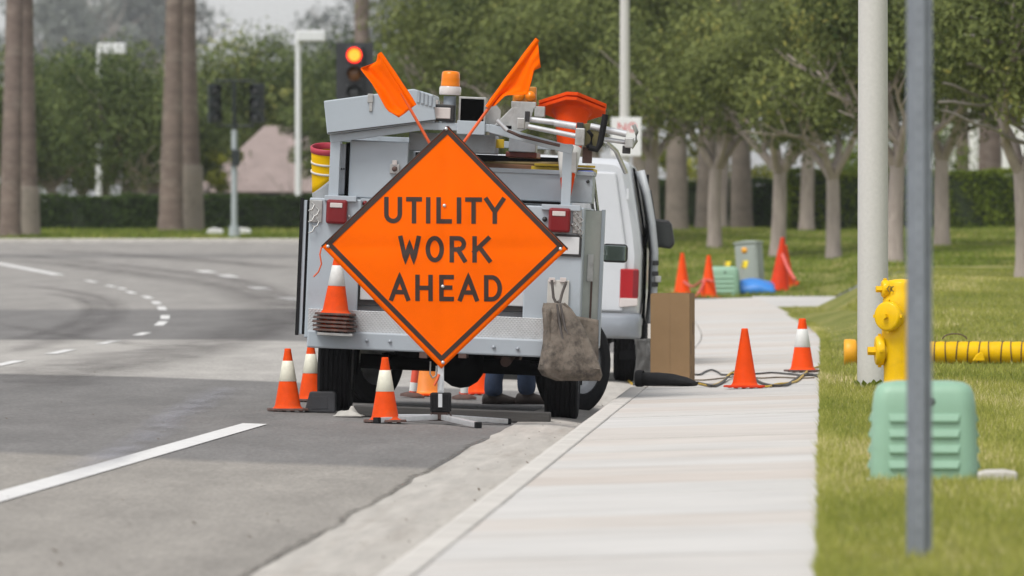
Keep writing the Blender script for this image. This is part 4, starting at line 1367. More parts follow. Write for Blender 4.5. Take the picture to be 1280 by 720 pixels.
m_tail = mat('tail_lamp_red', (.17, .008, .011), .3, var=.1, coat=.1, spec=.3)
m_clear = mat('clear_lens', (.55, .50, .48), .2, var=.05, coat=.4)
m_amber = mat('beacon_amber', (.78, .20, .003), .3, var=.05, coat=.1, spec=.3)
m_wpaint = mat('van_white_paint', (.53, .545, .57), .32, var=.03, coat=.3, dirt=(.50, .50, .49), dscale=2.5, damt=.35, dthr=.56)
m_glass = mat('tinted_glass', (.02, .025, .027), .06, var=.1, spec=.8)
def tread_material():
    m = mat('diamond_plate', (.48, .50, .51), .42, .2, var=.10, scale=8, dirt=(.20, .20, .20), dscale=5, damt=.45)
    nt = m.node_tree; b = nt.nodes['Principled BSDF']
    tc = nd(nt, 'ShaderNodeTexCoord')
    outs = []
    for ang in (42, -42):
        mp = nd(nt, 'ShaderNodeMapping'); mp.inputs['Rotation'].default_value = (0, R(ang), 0)
        nt.links.new(tc.outputs['Object'], mp.inputs[0])
        wv = nd(nt, 'ShaderNodeTexWave'); wv.inputs['Scale'].default_value = 17; wv.bands_direction = 'X'
        nt.links.new(mp.outputs[0], wv.inputs[0]); outs.append(wv.outputs['Fac'])
    mu = nd(nt, 'ShaderNodeMath', operation='MULTIPLY'); nt.links.new(outs[0], mu.inputs[0]); nt.links.new(outs[1], mu.inputs[1])
    bp = nd(nt, 'ShaderNodeBump'); bp.inputs['Strength'].default_value = .45; bp.inputs['Distance'].default_value = .005
    nt.links.new(mu.outputs[0], bp.inputs['Height']); nt.links.new(bp.outputs[0], b.inputs['Normal'])
    return m
m_tread = tread_material()

# chassis, axle, wheels
ch = MB()
for sx in (-.42, .42): ch.box2((sx - .04, .15, .50), (sx + .04, 4.6, .66))
for w in (.3, 1.6, 2.6, 3.6): ch.box2((-.42, w, .52), (.42, w + .08, .62))
ch.build('chassis', m_dark, truck)
ax = MB(); ax.tube([(-.75, 1.05, .37), (.75, 1.05, .37)], .055, 12)
Mx = Matrix.Scale(1, 3)
ax.lathe([(.001, -.16), (.10, -.14), (.17, -.06), (.17, .06), (.10, .14), (.001, .16)], 16, ROTX, True, (.0, 1.05, .37))
ax.tube([(0, 1.1, .40), (0, 3.2, .55)], .045, 10)
ax.tube([(-.62, 4.05, .37), (.72, 4.05, .37)], .05, 10)
ax.build('axle', m_dark, truck)
ex = MB(); ex.tube([(.35, .35, .42), (.35, 1.4, .46), (.3, 2.6, .46)], .04, 10); ex.tube([(.3, 1.9, .45), (.3, 2.5, .45)], .1, 12)
ex.build('exhaust', m_brkt, truck)
for sx in (-.55, .55):
    sp_ = MB()
    for k in range(3): sp_.box2((sx - .03, .5 + k * .12, .40 + k * .014), (sx + .03, 1.65 - k * .12, .412 + k * .014))
    sp_.build('leaf_spring', m_dark, truck)
fr_ = MB(); fr_.tube([(-.35, .6, .58), (-.35, 1.5, .58)], .17, 14)
fr_.build('fuel_tank', m_dark, truck)
def wheel(c, r, wid, steer=0.0, parent=None, side=1):
    p = parent or truck
    Mw = Matrix.Rotation(steer, 3, 'Z') @ ROTY
    w_ = empty('wheel', c); w_.parent = p
    t = MB(); hw = wid / 2
    prof = [(r * .60, -hw * .9), (r * .72, -hw * 1.0), (r * .9, -hw * .98), (r * .97, -hw * .86)]
    for k in range(6):   # grooved tread
        a = -hw * .84 + hw * 1.68 * k / 6; b = a + hw * 1.68 / 6
        prof += [(r, a + .002), (r, b - .010), (r * .972, b - .009), (r * .972, b - .001)]
    prof += [(r * .97, hw * .86), (r * .9, hw * .98), (r * .72, hw), (r * .60, hw * .9)]
    t.lathe(prof, 48, Mw, False)
    t.build('tyre', m_rub, w_)
    m_rim = mat('steel_rim', (.45, .46, .47), .4, .5, var=.12, dirt=(.2, .18, .16), dscale=8, damt=.5)
    q = MB(); s = side
    q.lathe([(r * .62, hw * .92 * s), (r * .60, hw * .75 * s), (r * .54, hw * .55 * s), (r * .50, hw * .3 * s), (r * .3, hw * .35 * s), (r * .24, hw * .62 * s), (r * .001, hw * .68 * s)], 32, Mw)
    q.lathe([(r * .62, -hw * .92 * s), (r * .58, -hw * .5 * s), (r * .5, hw * .25 * s), (r * .2, hw * .2 * s), (.001, hw * .2 * s)], 32, Mw)
    q.build('rim', m_rim, w_)
    for k in range(8):
        a = 2 * math.pi * k / 8
        n_ = MB().lathe([(.012, 0), (.012, .025), (.001, .03)], 6, Mw @ (Matrix.Scale(1, 3)), True, Mw @ Vector((r * .35 * math.cos(a), r * .35 * math.sin(a), hw * .36 * s)))
        n_.build('lug_nut', m_steel, w_)
    return w_
lwx = TL(420, 470, 1.05).x; rwx = TL(703, 490, 1.05).x
RW = .375
wheel((lwx, 1.05, RW - .012), RW, .25, 0, side=-1)
wheel((rwx, 1.05, RW - .012), RW, .25, 0, side=1)
wheel((lwx + .05, 4.05, RW - .01), RW, .235, R(-34), side=-1)
wheel((rwx - .02, 4.05, RW - .01), RW, .235, R(-34), side=1)
# mud guards
for x_, s_ in ((lwx, -1), (rwx, 1)):
    mg = MB(); mg.box2((x_ - .13, 1.52, .25), (x_ + .13, 1.53, .7)); mg.build('mud_flap', m_rub, truck)

# service body
ledge = TL(382, 420); 
pbox('side_cabinet', 383, 248, 448, 424, .0, 2.55, m_body, bevel=.01)
rc = pbox('side_cabinet', 655, 258, 727, 436, .0, 2.55, m_body, bevel=.01)
pbox('tailgate_panel', 447, 252, 656, 424, .10, .16, m_body, bevel=.004)
pbox('bed_floor', 447, 396, 656, 420, .16, 2.55, m_body2)
pbox('bulkhead', 400, 250, 715, 420, 2.5, 2.56, m_body2)
fl_ = pbox('drawer_frame', 446, 336, 664, 386, .04, .11, m_blk, bevel=.004)
pbox('drawer_front', 450, 341, 660, 379, .025, .06, mat('drawer_white', (.52, .53, .54), .4, var=.06, dirt=(.3, .3, .3), damt=.4), fl_, bevel=.006)
pbox('tread_step', 384, 392, 690, 424, -.05, .0, m_tread, bevel=.003)
bp_ = pbox('bumper', 383, 419, 692, 441, -.09, -.02, m_body, bevel=.012)
for (bx, by) in ((458, 427), (487, 428), (617, 435), (647, 437)):
    c = TL(bx, by - 1, -.095)
    MB().lathe([(.001, .014), (.009, .012), (.013, .004), (.013, -.004)], 12, ROTX, True, c).build('bolt', m_body2, bp_)
for bx in (529, 578):
    pbox('hitch_bracket', bx - 5, 434, bx + 5, 448, -.085, .3, m_brkt, bp_, bevel=.003)
hk = MB(); a = TL(538, 452, -.05); hk.tube([a, a + Vector((.0, 0, -.09)), a + Vector((.02, 0, -.12)), a + Vector((.045, 0, -.10)), a + Vector((.045, 0, -.03))], .006, 6)
hk.build('chain_hook', m_steel, bp_)
# left cabinet door, seen on its edge
dl = pbox('side_door', 374, 250, 380, 418, .0, .62, m_body, bevel=.004)
pbox('rubber_seal', 371.5, 247, 376, 419, -.008, .0, m_rub, dl, bevel=.002)
pbox('rubber_seal', 380.4, 250, 383, 418, .02, .6, m_rub, dl, bevel=.002)
for k in range(5):
    c = TL(389 + (k % 2) * 6, 253 + k * 7, -.01)
    MB().tube([c, c + Vector((.02, -.02, -.015)), c + Vector((.01, -.025, -.05)), c + Vector((-.02, -.01, -.06))], .005, 6).build('latch_hook', m_steel, truck)
pbox('latch_plate', 386, 250, 402, 278, -.012, -.001, m_steel, bevel=.003)
# right cabinet: open door swung out
dr = pbox('open_door', 727.5, 263, 752, 432, .42, .46, mat('door_inner_aluminium', (.36, .38, .35), .28, .5, var=.12, dirt=(.2, .2, .17), damt=.5), bevel=.004)
pbox('door_edge', 749, 262, 753.5, 433, .40, .47, m_body, dr, bevel=.003)
pbox('latch_rod', 737, 340, 739.5, 425, .395, .405, m_brkt, dr, bevel=.001)
pbox('latch_box', 734, 318, 742, 352, .385, .415, m_steel, dr, bevel=.003)
pbox('cabinet_shelf', 727, 350, 745, 353, .5, 2.3, m_body2)
pbox('latch_plate', 716, 262, 727, 292, -.012, -.001, m_steel, bevel=.003)
for k in range(6):
    c = TL(718 + (k % 3) * 4, 262 + k * 5, -.015)
    MB().tube([c, c + Vector((.02, -.015, -.02)), c + Vector((-.005, -.02, -.045)), c + Vector((.015, -.01, -.06))], .005, 6).build('latch_hook', m_steel, truck)
# post feet rails
for (x0, x1, y0) in ((405, 445, 244.5), (677, 726, 256)):
    pbox('mount_rail', x0, y0, x1, y0 + 7, -.03, .12, m_body, bevel=.004)
# tail lamps
for (x0, y0, x1, y1) in ((407, 249.5, 433.5, 280), (685.5, 260, 713, 290.5)):
    t = pbox('tail_lamp', x0, y0, x1, y1, -.06, .0, m_tail, bevel=.018)
    pbox('clear_lens', x0 + 5, y0 + 4, x1 - 6, y0 + 10, -.066, -.055, m_clear, t, bevel=.004)
    c = TL(x1 + 2.5, y0 + 21, -.02)
    MB().lathe([(.001, .012), (.01, .01), (.012, 0)], 10, ROTX, True, c).build('screw', m_steel, t)
# small round marker lamps
for (mx_, my_) in ((456, 254), (667, 273), (681, 274)):
    c = TL(mx_, my_, -.005 if mx_ > 660 else .095)
    MB().lathe([(.001, .018), (.012, .016), (.019, .004), (.019, 0)], 14, ROTX, True, c).build('marker_lamp', m_tail if mx_ == 456 else m_blk, truck)
# number plate and hook plate
np_ = pbox('licence_plate_frame', 693, 293, 727, 320.5, -.018, -.001, m_blk, bevel=.004)
pbox('licence_plate', 695.5, 296, 724, 317.5, -.022, -.017, mat('plate_blank', (.56, .57, .58), .4, var=.06), np_, bevel=.002)
hp = pbox('hook_plate', 684, 350, 711, 388, -.02, -.001, mat('hook_plate_cream', (.50, .49, .46), .5, var=.1), bevel=.004)
for hx_ in (690, 704):
    pbox('hook', hx_ - 4, 347, hx_ + 4, 353, -.035, -.015, m_clear, hp, bevel=.004)

# upper works: cabinet, boxes, rack
uc = pbox('tool_cabinet', 436, 176, 509, 248, .12, 1.2, m_body, bevel=.008)
pbox('gap_shade_strip', 431, 178, 436, 245, .20, 1.15, m_dark, uc, bevel=.0)  # solid black strip stands for the shade between side plate and cabinet
lt = pbox('latch', 487, 205, 499, 217, .095, .12, m_steel, uc, bevel=.003)
c = TL(493, 211, .09); MB().lathe([(.001, .012), (.014, .010), (.02, 0)], 14, ROTX, True, c).build('lock', m_brkt, lt)
pbox('latch_tab', 490, 200, 496, 206, .09, .115, m_clear, lt, bevel=.003)
pbox('side_plate', 424.5, 180, 431, 243, .14, .9, m_body2, bevel=.004)
for k in range(2):
    c = TL(426.5 + k * 3, 211, .135); MB().lathe([(.001, .008), (.006, .006), (.007, 0)], 8, ROTX, True, c).build('bolt', m_blk, truck)
pbox('locker', 511, 167, 619, 190, .32, .95, m_body2, bevel=.006)
chst = pbox('tool_chest', 590, 216, 741, 251, .28, .85, m_body, bevel=.008)
pbox('chest_lid', 588, 211.5, 743, 217, .26, .87, m_body2, chst, bevel=.004)
c = TL(735, 227, .275); MB().lathe([(.001, .01), (.011, .008), (.013, 0)], 12, ROTX, True, c).build('lock', m_blk, chst)
pbox('shade_back_plane', 436, 192, 715, 250, 2.3, 2.36, m_dark)  # black plane painted as the shadowed interior behind the rack loads
# loads lying across between the chest and the rack
m_wood = mat('brown_board', (.20, .10, .05), .7, var=.3, stretch=(.3, 3, 3))
m_yel = mat('yellow_fibreglass', (.62, .44, .03), .5, var=.12)
m_maroon = mat('maroon_case', (.16, .04, .035), .5, var=.15)
ptube('pipe', [(560, 203, .6), (704, 205, .6)], .016, mat('bronze_pipe', (.20, .15, .06), .45, .3, var=.2))
pbox('board', 602, 205, 668, 215, .55, 1.6, m_wood)
pbox('board', 664, 209, 742, 215, .5, 1.5, m_yel, bevel=.003)
pbox('ladder_rail', 668, 205.5, 744, 208.5, .45, .52, m_yel, bevel=.003)
pbox('flat_case', 632, 190, 671, 196.5, .6, 1.4, m_maroon)
pbox('yellow_tag', 619, 174, 630, 185, .5, .52, m_yel, bevel=.002)
pbox('vent_box', 636, 172, 670, 190, .55, .9, m_body2)
pbox('blue_bin', 722, 213, 741, 217, .3, .8, mat('blue_plastic', (.05, .10, .45), .5, var=.1), bevel=.003)
# rack posts and beams
pbox('rack_post', 411.5, 166, 424, 247, .02, .09, m_body, bevel=.004)
pbox('rack_post', 702.5, 180, 714.5, 258, .02, .09, m_body, bevel=.004)
def beam(name, p0, p1, th, w0, w1, m, parent=None):
    a = TL(p0[0], p0[1], w0); b = TL(p1[0], p1[1], w0)
    d_ = Vector((b.x - a.x, 0, b.z - a.z)); n_ = Vector((-d_.z, 0, d_.x)).normalized() * th / 2
    poly = [((a - n_).x, (a - n_).z), ((b - n_).x, (b - n_).z), ((b + n_).x, (b + n_).z), ((a + n_).x, (a + n_).z)]
    return MB().prism(poly, w0, w1).build(name, m, parent or truck, bevel=.004)
beam('rack_beam', (412, 174), (530, 157.5), .055, .018, .088, m_body)
beam('rack_beam', (529, 157), (612, 160), .055, .016, .086, m_body)
beam('rack_beam', (611, 160), (716, 188), .062, .018, .088, m_body)
beam('rack_beam', (412, 172), (716, 184), .05, 2.2, 2.27, m_body2)
for (x0, y0, y1) in ((411.5, 170, 247), (702.5, 182, 258)):
    pbox('rack_post', x0 + 2, y0, x0 + 14, y1, 2.2, 2.27, m_body2, bevel=.004)
# raised lid box at the left
a_ = [TL(404.5, 126), TL(409, 168), TL(545, 151), TL(541, 118), TL(517, 111)]
lid = MB().prism([(q.x, q.z) for q in a_], -.04, .95).build('raised_locker', m_body, truck, bevel=.008)
pbox('lid_latch', 459, 117, 466, 128, -.055, -.04, m_steel, lid, bevel=.003)
pbox('lid_latch', 461, 127, 465, 139, -.052, -.04, m_steel, lid, bevel=.003)
for k in range(5):
    pbox('louvre', 521 + k * 5, 113 + k * 2.2, 524.5 + k * 5, 128 + k * 1.5, -.05, -.04, m_body2, lid, bevel=.002)
# seam lines of the locker
beam('lid_seam', (409, 166), (545, 149.5), .008, -.046, -.04, m_blk, lid)
# work lamp
wl_ = pbox('work_lamp', 526.5, 130, 567.5, 151, .0, .16, m_blk, bevel=.008)
pbox('lamp_lens', 531, 134, 563, 148, -.008, .005, m_clear, wl_, bevel=.006)
c = TL(546, 130, .05); MB().tube([c, c + Vector((0, 0, .03))], .012, 8).build('knob', m_clear, wl_)
c = TL(546, 155, .05); MB().tube([c, c + Vector((0, 0, .03))], .015, 8).build('stud', m_steel, wl_)
# beacon
bz = TL(561.5, 140, .25)
s_ = (TY + .25) / F
be = MB().tube([bz - Vector((0, 0, .12)), bz + Vector((0, 0, 20 * s_))], [.05, .045], 14).build('beacon_post', m_body2, truck)
MB().lathe([(.078, 0), (.080, .01), (.080, .05), (.074, .062)], 24, None, True, bz + Vector((0, 0, 21.5 * s_))).build('beacon_base', m_clear, be)
MB().lathe([(.070, 0), (.070, .015), (.067, .04), (.0675, .044), (.066, .085), (.060, .104), (.04, .110), (.001, .112)], 24, None, True, bz + Vector((0, 0, 32.5 * s_))).build('beacon_dome', m_amber, be)
# black square hood with a side plate
hd = pbox('lamp_hood', 573, 121, 607, 153, .05, .3, m_steel, bevel=.004)
pbox('hood_mouth_shade', 575.5, 123.5, 604.5, 151, .04, .06, mat('mouth_shade_black', (.003, .003, .003), 1.0, var=.1, spec=0.0), hd, bevel=.003)  # flat black panel stands for the dark hollow inside the hood
pbox('hood_bracket', 571, 151, 606, 168, .0, .2, m_body, bevel=.004)
a_ = [TL(606, 140, .2), TL(610, 131, .2), TL(620, 131, .2), TL(626, 138, .2), TL(626, 158, .2), TL(606, 158, .2)]
MB().prism([(q.x, q.z) for q in a_], .2, .24).build('disc_plate', m_steel, truck, bevel=.004)
pbox('rack_box', 612, 156, 640, 170, .1, .3, m_body2, bevel=.004)
# amber double lamp on a gusset
ab_ = pbox('amber_lamp', 641, 108, 670, 128, .14, .3, mat('amber_housing', (.45, .16, .01), .4, var=.1), bevel=.008)
for cx_ in (649, 663):
    c = TL(cx_, 120, .13); MB().lathe([(.001, .03), (.028, .022), (.037, .006), (.037, 0)], 18, ROTX, True, c).build('lens', m_amber, ab_)
pbox('lamp_shelf', 639, 127, 670, 135, .1, .32, m_steel, bevel=.003)
a_ = [TL(618, 156, .1), TL(640, 134, .1), TL(668, 134, .1), TL(660, 160, .1), TL(640, 170, .1)]
MB().prism([(q.x, q.z) for q in a_], .1, .16).build('gusset', m_steel, truck, bevel=.004)
pbox('lamp_shelf', 668, 133, 681, 146, .1, .25, m_steel, bevel=.003)
# drop-down ladder rack: two tubes, clamps, pivot plates
rk = ptube('rack_tube', [(661, 149, -.05), (694, 153, -.05)], .022, m_alu)
ptube('rack_tube', [(693, 153.5, -.05), (720, 158, -.05)], .027, m_alu)
ptube('rack_tube', [(738, 158, -.05), (783, 167.5, -.05)], .026, m_alu)
ptube('rack_tube', [(660, 158, -.09), (722, 170.5, -.09)], .020, m_alu)
ptube('rack_tube', [(755, 174, -.02), (784, 178, -.02)], .018, m_alu)
ptube('rack_handle', [(621, 150, -.06), (634, 163, -.06)], .017, m_alu)
ptube('rack_rod', [(634, 163, -.06), (650, 170, -.05), (700, 182, -.03)], .012, m_brkt)
for (x0, y0, x1, y1) in ((646, 147, 656, 161), (719, 160, 731, 182), (781, 172, 792, 185)):
    pbox('clamp', x0, y0, x1, y1, -.14, -.03, m_steel, bevel=.008)
pbox('pivot_block', 656, 139, 662, 152, -.1, 0, m_blk, bevel=.004)
pbox('pivot_block', 721, 153, 729, 164, -.1, 0, m_blk, bevel=.004)
pbox('pivot_block', 778, 182, 788, 192, -.1, 0, m_blk, bevel=.004)
a_ = [TL(729, 155), TL(736, 154), TL(747, 158), TL(752, 172), TL(746, 186), TL(735, 186), TL(728, 178)]
MB().prism([(q.x, q.z) for q in a_], -.06, -.02).build('pivot_plate', mat('olive_plate', (.14, .12, .05), .5, .3, var=.3), truck, bevel=.004)
ptube('crank_arm', [(736, 184, -.12), (746, 187, -.12), (750, 180, -.12), (753, 165, -.12), (757, 143, -.12)], .024, m_rub)
ptube('rack_elbow', [(735, 163, -.1), (740, 169, -.1), (739, 180, -.1), (733, 184, -.1)], .014, m_rub)
ptube('clamp_hook', [(789, 185, -.05), (795, 176, -.05), (796, 165, -.05), (792, 156, -.05)], .016, m_steel)
ptube('rack_stay', [(757, 176, .05), (770, 188, .3), (782, 215, 1.0)], .018, m_alu)
pbox('rack_foot', 728, 184, 740, 204, .0, .1, m_brkt, bevel=.004)
pbox('rack_foot', 714, 190, 721, 216, .02, .1, m_steel, bevel=.004)
# cab (mostly hidden by the body)
cab = MB()
def cabsec(w, hw, zt, zb, tw):
    return [(-hw, w, zb), (-hw, w, zb + (1.25 - zb) * .6), (-hw, w, min(1.2, zt - .03)), (-tw - .02, w, zt - .06), (-tw + .06, w, zt), (tw - .06, w, zt), (tw + .02, w, zt - .06), (hw, w, min(1.2, zt - .03)), (hw, w, zb + (1.25 - zb) * .6), (hw, w, zb)]
secs = [cabsec(2.72, .90, 1.86, .55, .74), cabsec(2.78, .93, 1.93, .52, .78), cabsec(3.2, .94, 1.96, .5, .79), cabsec(3.55, .94, 1.94, .5, .78), cabsec(3.95, .94, 1.28, .5, .84), cabsec(4.05, .93, 1.20, .5, .83), cabsec(4.7, .90, 1.10, .5, .80), cabsec(4.80, .86, 1.02, .55, .78)]
vs = [p for s in secs for p in s]; k = 10
cab.add(vs, [(j * k + i, j * k + i + 1, (j + 1) * k + i + 1, (j + 1) * k + i) for j in range(len(secs) - 1) for i in range(k - 1)] + [tuple(range(k)), tuple(range((len(secs) - 1) * k, len(secs) * k))[::-1]], False)
cab_o = cab.build('cab', m_wpaint, truck, bevel=.02)
MB().box((0, 2.70, 1.55), (.62, .012, .22)).build('rear_window', m_glass, cab_o, bevel=.01)
for sx in (-1, 1):
    MB().add([(sx * .955, 2.95, 1.22), (sx * .955, 3.6, 1.22), (sx * .86, 3.5, 1.80), (sx * .86, 2.98, 1.80)], [(0, 1, 2, 3)]).build('side_window', m_glass, cab_o, solid=.01)
    mm = TL(769, 316.5, 3.75)
    mx_ = mm.x if sx > 0 else -mm.x
    mr_ = MB().box((mx_, 3.75, mm.z), (.098, .06, .072)).build('wing_mirror', m_blk, truck, bevel=.03, seg=3)
    MB().box((mx_, 3.688, mm.z), (.084, .004, .058)).build('mirror_glass', mat('mirror', (.30, .36, .34), .05, .95, var=.05), mr_, bevel=.003)
    MB().tube([(mx_ - sx * .06, 3.78, mm.z - .02), (sx * .90, 3.85, mm.z - .04)], .02, 8).build('mirror_arm', m_blk, mr_)
MB().box((0, 4.80, .50), (.86, .05, .09)).build('front_bumper', m_steel, truck, bevel=.02)

# ---- things carried by the truck
# stacked cones on the bumper step
st0 = TL(418, 417, -.16)
Rt = Matrix.Rotation(ROLL, 4, 'Y'); Tm = Matrix.Translation((TX, TY, TZ)) @ Rt
def tw(p): return Tm @ Vector(p)
cs = cone(HC, m_orange, m_band2, m_cbase, .150, .024, .093)
base = tw(TL(418, 414.5, -.17))
shelf = pbox('cone_rack', 396, 416.5, 440, 420, -.31, -.0, m_steel, bevel=.003)
rr = random.Random(3)
for k in range(5):
    o = cs if k == 4 else copy_tree(cs)
    if k < 4:
        for chd in list(o.children):
            if chd.name.startswith('reflective_band'): bpy.data.objects.remove(chd)
    o.location = (base.x + rr.uniform(-.006, .006), base.y, base.z + .029 * k - .003)
    o.rotation_euler = (0, ROLL + R(rr.uniform(-1.2, 1.2)), rr.uniform(-.12, .12))
    tag(o, 'banded orange cone on top of the stack on the truck bumper' if k == 4 else 'orange cone nested in the stack on the truck bumper with only its base showing', 'traffic cone', 'cones stacked on the truck bumper')
# upturned cones on the rack
ci = cone(.71, m_orange2, m_band2, m_orange2, .205, .032, .125, (.50, .78))
for k in range(2):
    o = ci if k == 0 else copy_tree(ci)
    q = W(715 + 1.0 * k, 135 - 6 * k, 60.42)
    o.rotation_euler = (R(180 - 24), R(3), R(45) + .08)
    # place so that the plate is at q
    o.location = q
    tag(o, 'upturned orange cone strapped base-up on the truck rack' if k == 0 else 'topmost upturned orange cone nested base-up on the truck rack', 'traffic cone', 'upturned cones on the truck rack')
    o.rotation_euler = (Matrix.Rotation(R(3), 3, 'Y') @ Matrix.Rotation(R(180 - 20), 3, 'X') @ Matrix.Rotation(R(45), 3, 'Z')).to_euler()
# yellow bucket with red rim
bq = tw(TL(409, 246, .55))
bk_ = empty('bucket', bq, 0, 'yellow and grey bucket with red rim hung on the truck corner', 'bucket')
bk_.rotation_euler = (R(13), ROLL, 0)
m_bky = mat('bucket_yellow', (.78, .46, .0), .6, spec=.15, var=.06); m_bkg = mat('bucket_grey', (.34, .35, .36), .5, var=.08); m_bkr = mat('bucket_red', (.40, .035, .06), .5, var=.1)
hb = .355; n = 48
def shell(z0f, z1f):
    vs = []; fs = []; nz = 6
    for j in range(nz + 1):
        for i in range(n):
            a = 2 * math.pi * i / n; z = z0f(a) + (z1f(a) - z0f(a)) * j / nz; r_ = .112 + .016 * z / hb
            vs.append((r_ * math.cos(a), r_ * math.sin(a), z))
    for j in range(nz):
        for i in range(n):
            fs.append((j * n + i, j * n + (i + 1) % n, (j + 1) * n + (i + 1) % n, (j + 1) * n + i))
    return MB().add(vs, fs + [tuple(range(n))[::-1]] * (z0f(0) == 0), True)
def cut(a): return hb * (.08 + .30 * (math.cos(a) + 1))
shell(cut, lambda a: hb).build('upper_shell', m_bky, bk_, solid=.004)
shell(lambda a: 0, cut).build('lower_shell', m_bkg, bk_, solid=.004)
MB().lathe([(.129, hb - .02), (.136, hb - .016), (.137, hb + .02), (.130, hb + .026), (.121, hb + .022), (.120, hb - .02)], 32, None, True).build('rim', m_bkr, bk_)
for z in (.19, .26):
    sb_ = MB(); sb_.lathe([(.124, z - .008), (.131, z - .007), (.131, z + .007), (.124, z + .008)], 32); sb_.box((.12, -.10, z), (.05, .012, .012))
    sb_.build('clamp_strap', mat('strap_cream', (.55, .52, .48), .5, var=.1), bk_)
# dirty canvas bag
bagp = tw(TL(700, 384, -.06))
bag = empty('canvas_bag', bagp, 0, 'dirty tan canvas tool bag hanging from the truck bumper', 'bag')
m_canvas = mat('dirty_canvas', (.165, .14, .115), .95, var=.4, scale=5, bump=.6, bscale=22, dirt=(.04, .034, .03), dscale=11, damt=.85, dthr=.45)
rows = [(379, 680, 706, .03), (386, 678, 714, .05), (397, 679, 722, .075), (412, 680, 731, .09), (430, 679, 739, .105), (447, 676, 746, .115), (461, 673, 751, .11), (469, 678, 753, .09), (476, 696, 750, .05)]
bm = MB(); n = 32; vs = []
rows2 = []
for i in range(len(rows) - 1):
    for k in range(4):
        t = k / 4; rows2.append(tuple(rows[i][c] + (rows[i + 1][c] - rows[i][c]) * t for c in range(4)))
rows2.append(rows[-1])
for j, (yy, x0, x1, dp) in enumerate(rows2):
    a = W(x0, yy, 59.88) - bagp; b = W(x1, yy, 59.88) - bagp
    for i in range(n):
        q = 2 * math.pi * i / n; c_ = math.cos(q); s_ = math.sin(q)
        c_ = math.copysign(abs(c_) ** .7, c_); s_ = math.copysign(abs(s_) ** .7, s_)
        wr = .030 * mnoise.noise((i * .55 + j * .05, j * .07, 1)) + .018 * math.sin(c_ * 7 + 1.3 + j * .06) * (j / 33) ** .5 + .010 * mnoise.noise((c_ * 6, j * .35, 4))
        vs.append((a.x + (b.x - a.x) * (c_ + 1) / 2, -dp * .5 + s_ * dp * .75 + wr - .05, a.z + (b.z - a.z) * (c_ + 1) / 2 + .012 * mnoise.noise((i * .4, 7, 2)) * (j < 3)))
m_ = len(rows2)
bm.add(vs, [(j * n + i, (j + 1) * n + i, (j + 1) * n + (i + 1) % n, j * n + (i + 1) % n) for j in range(m_ - 1) for i in range(n)] + [tuple(range((m_ - 1) * n, m_ * n))], True)
bm.build('sack', m_canvas, bag, solid=.006)
bpn = MB(); bpn.grid(lambda u, v: ((lambda q: (q.x, .0 - .015 * math.sin(u * 6 + v * 3), q.z))(W(714 + 34 * u, 394 + 6 * u + 50 * v, 59.88) - bagp)), 12, 12)
bpn.build('back_panel', m_canvas, bag, solid=.008)
sm_ = MB()
P = []
for i in range(17):
    q = W(676 + 74 * i / 16, 456 + 5 * i / 16, 59.88) - bagp; P.append((q.x, -.15 - .01 * math.sin(i), q.z))
sm_.tube(P, .005, 5); sm_.build('hem', m_canvas, bag)
fl2 = MB()
fl2.grid(lambda u, v: ((lambda q: (q.x, -.155 - .012 * math.sin(u * 9 + v * 2), q.z))(W(683 + 14 * u + 6 * v, 386 + 60 * v, 59.88) - bagp)), 10, 10)
fl2.build('pocket_flap', m_canvas, bag, solid=.006)
hs2 = MB()
for (pa, pb, pc) in (((690, 350), (692, 372), (697, 382)), ((708, 352), (703, 366), (699, 382)), ((697, 376), (706, 384), (724, 402))):
    hs2.tube([(lambda q: (q.x, -.08, q.z))(W(*p_, 59.88) - bagp) for p_ in (pa, pb, pc)], .010, 6)
for k in range(2):
    hs2.tube([(lambda q: (q.x, -.165, q.z))(W(*p_, 59.88) - bagp) for p_ in ((697 + k * 4, 380), (701 + k * 6, 410), (708 + k * 14, 440))], .009, 6)
hs2.build('strap', mat('bag_strap', (.10, .09, .085), .9, var=.3), bag)
# ---- beside and beneath the truck
def wedge_chock(px, Y, lab):
    x = (px - VX) / F * Y
    root = empty('wheel_chock', (x, Y, float(Groad(x, Y)) + .004), 0, lab, 'wheel chock')
    b = MB(); b.prism([(-.125, 0), (.10, 0), (.10, .135), (.085, .15), (-.085, .15)], -.09, .09)
    b.build('block', mat('chock_rubber', (.035, .036, .04), .8, var=.3, bump=.3), root, bevel=.008)
    MB().box((-.012, -.0905, .07), (.06, .003, .045)).build('grip_pad', mat('chock_pad', (.030, .031, .035), .8, var=.2), root, bevel=.002)
wedge_chock(402, 60.1, 'black rubber wheel chock against the left rear tyre')
xa = (442 - VX) / F * 59.3; xb = (688 - VX) / F * 59.3
za = float(Groad(xa, 59.3)); zb = float(Groad(xb, 59.3))
pk_ = empty('timber', ((xa + xb) / 2, 59.3, (za + zb) / 2), 0, 'long dark timber lying on the road under the truck bumper', 'timber')
pk_.rotation_euler = (0, math.atan2(za - zb, xb - xa), 0)
MB().box((0, 0, .043), ((xb - xa) / 2, .11, .040)).build('beam', mat('dark_timber', (.06, .058, .055), .9, var=.35, scale=4, stretch=(.3, 4, 4), bump=.3), pk_, bevel=.008)
MB().box((-(xb - xa) / 2 - .002, 0, .043), (.004, .10, .034)).build('end_grain', mat('timber_end', (.22, .21, .19), .9, var=.3), pk_)
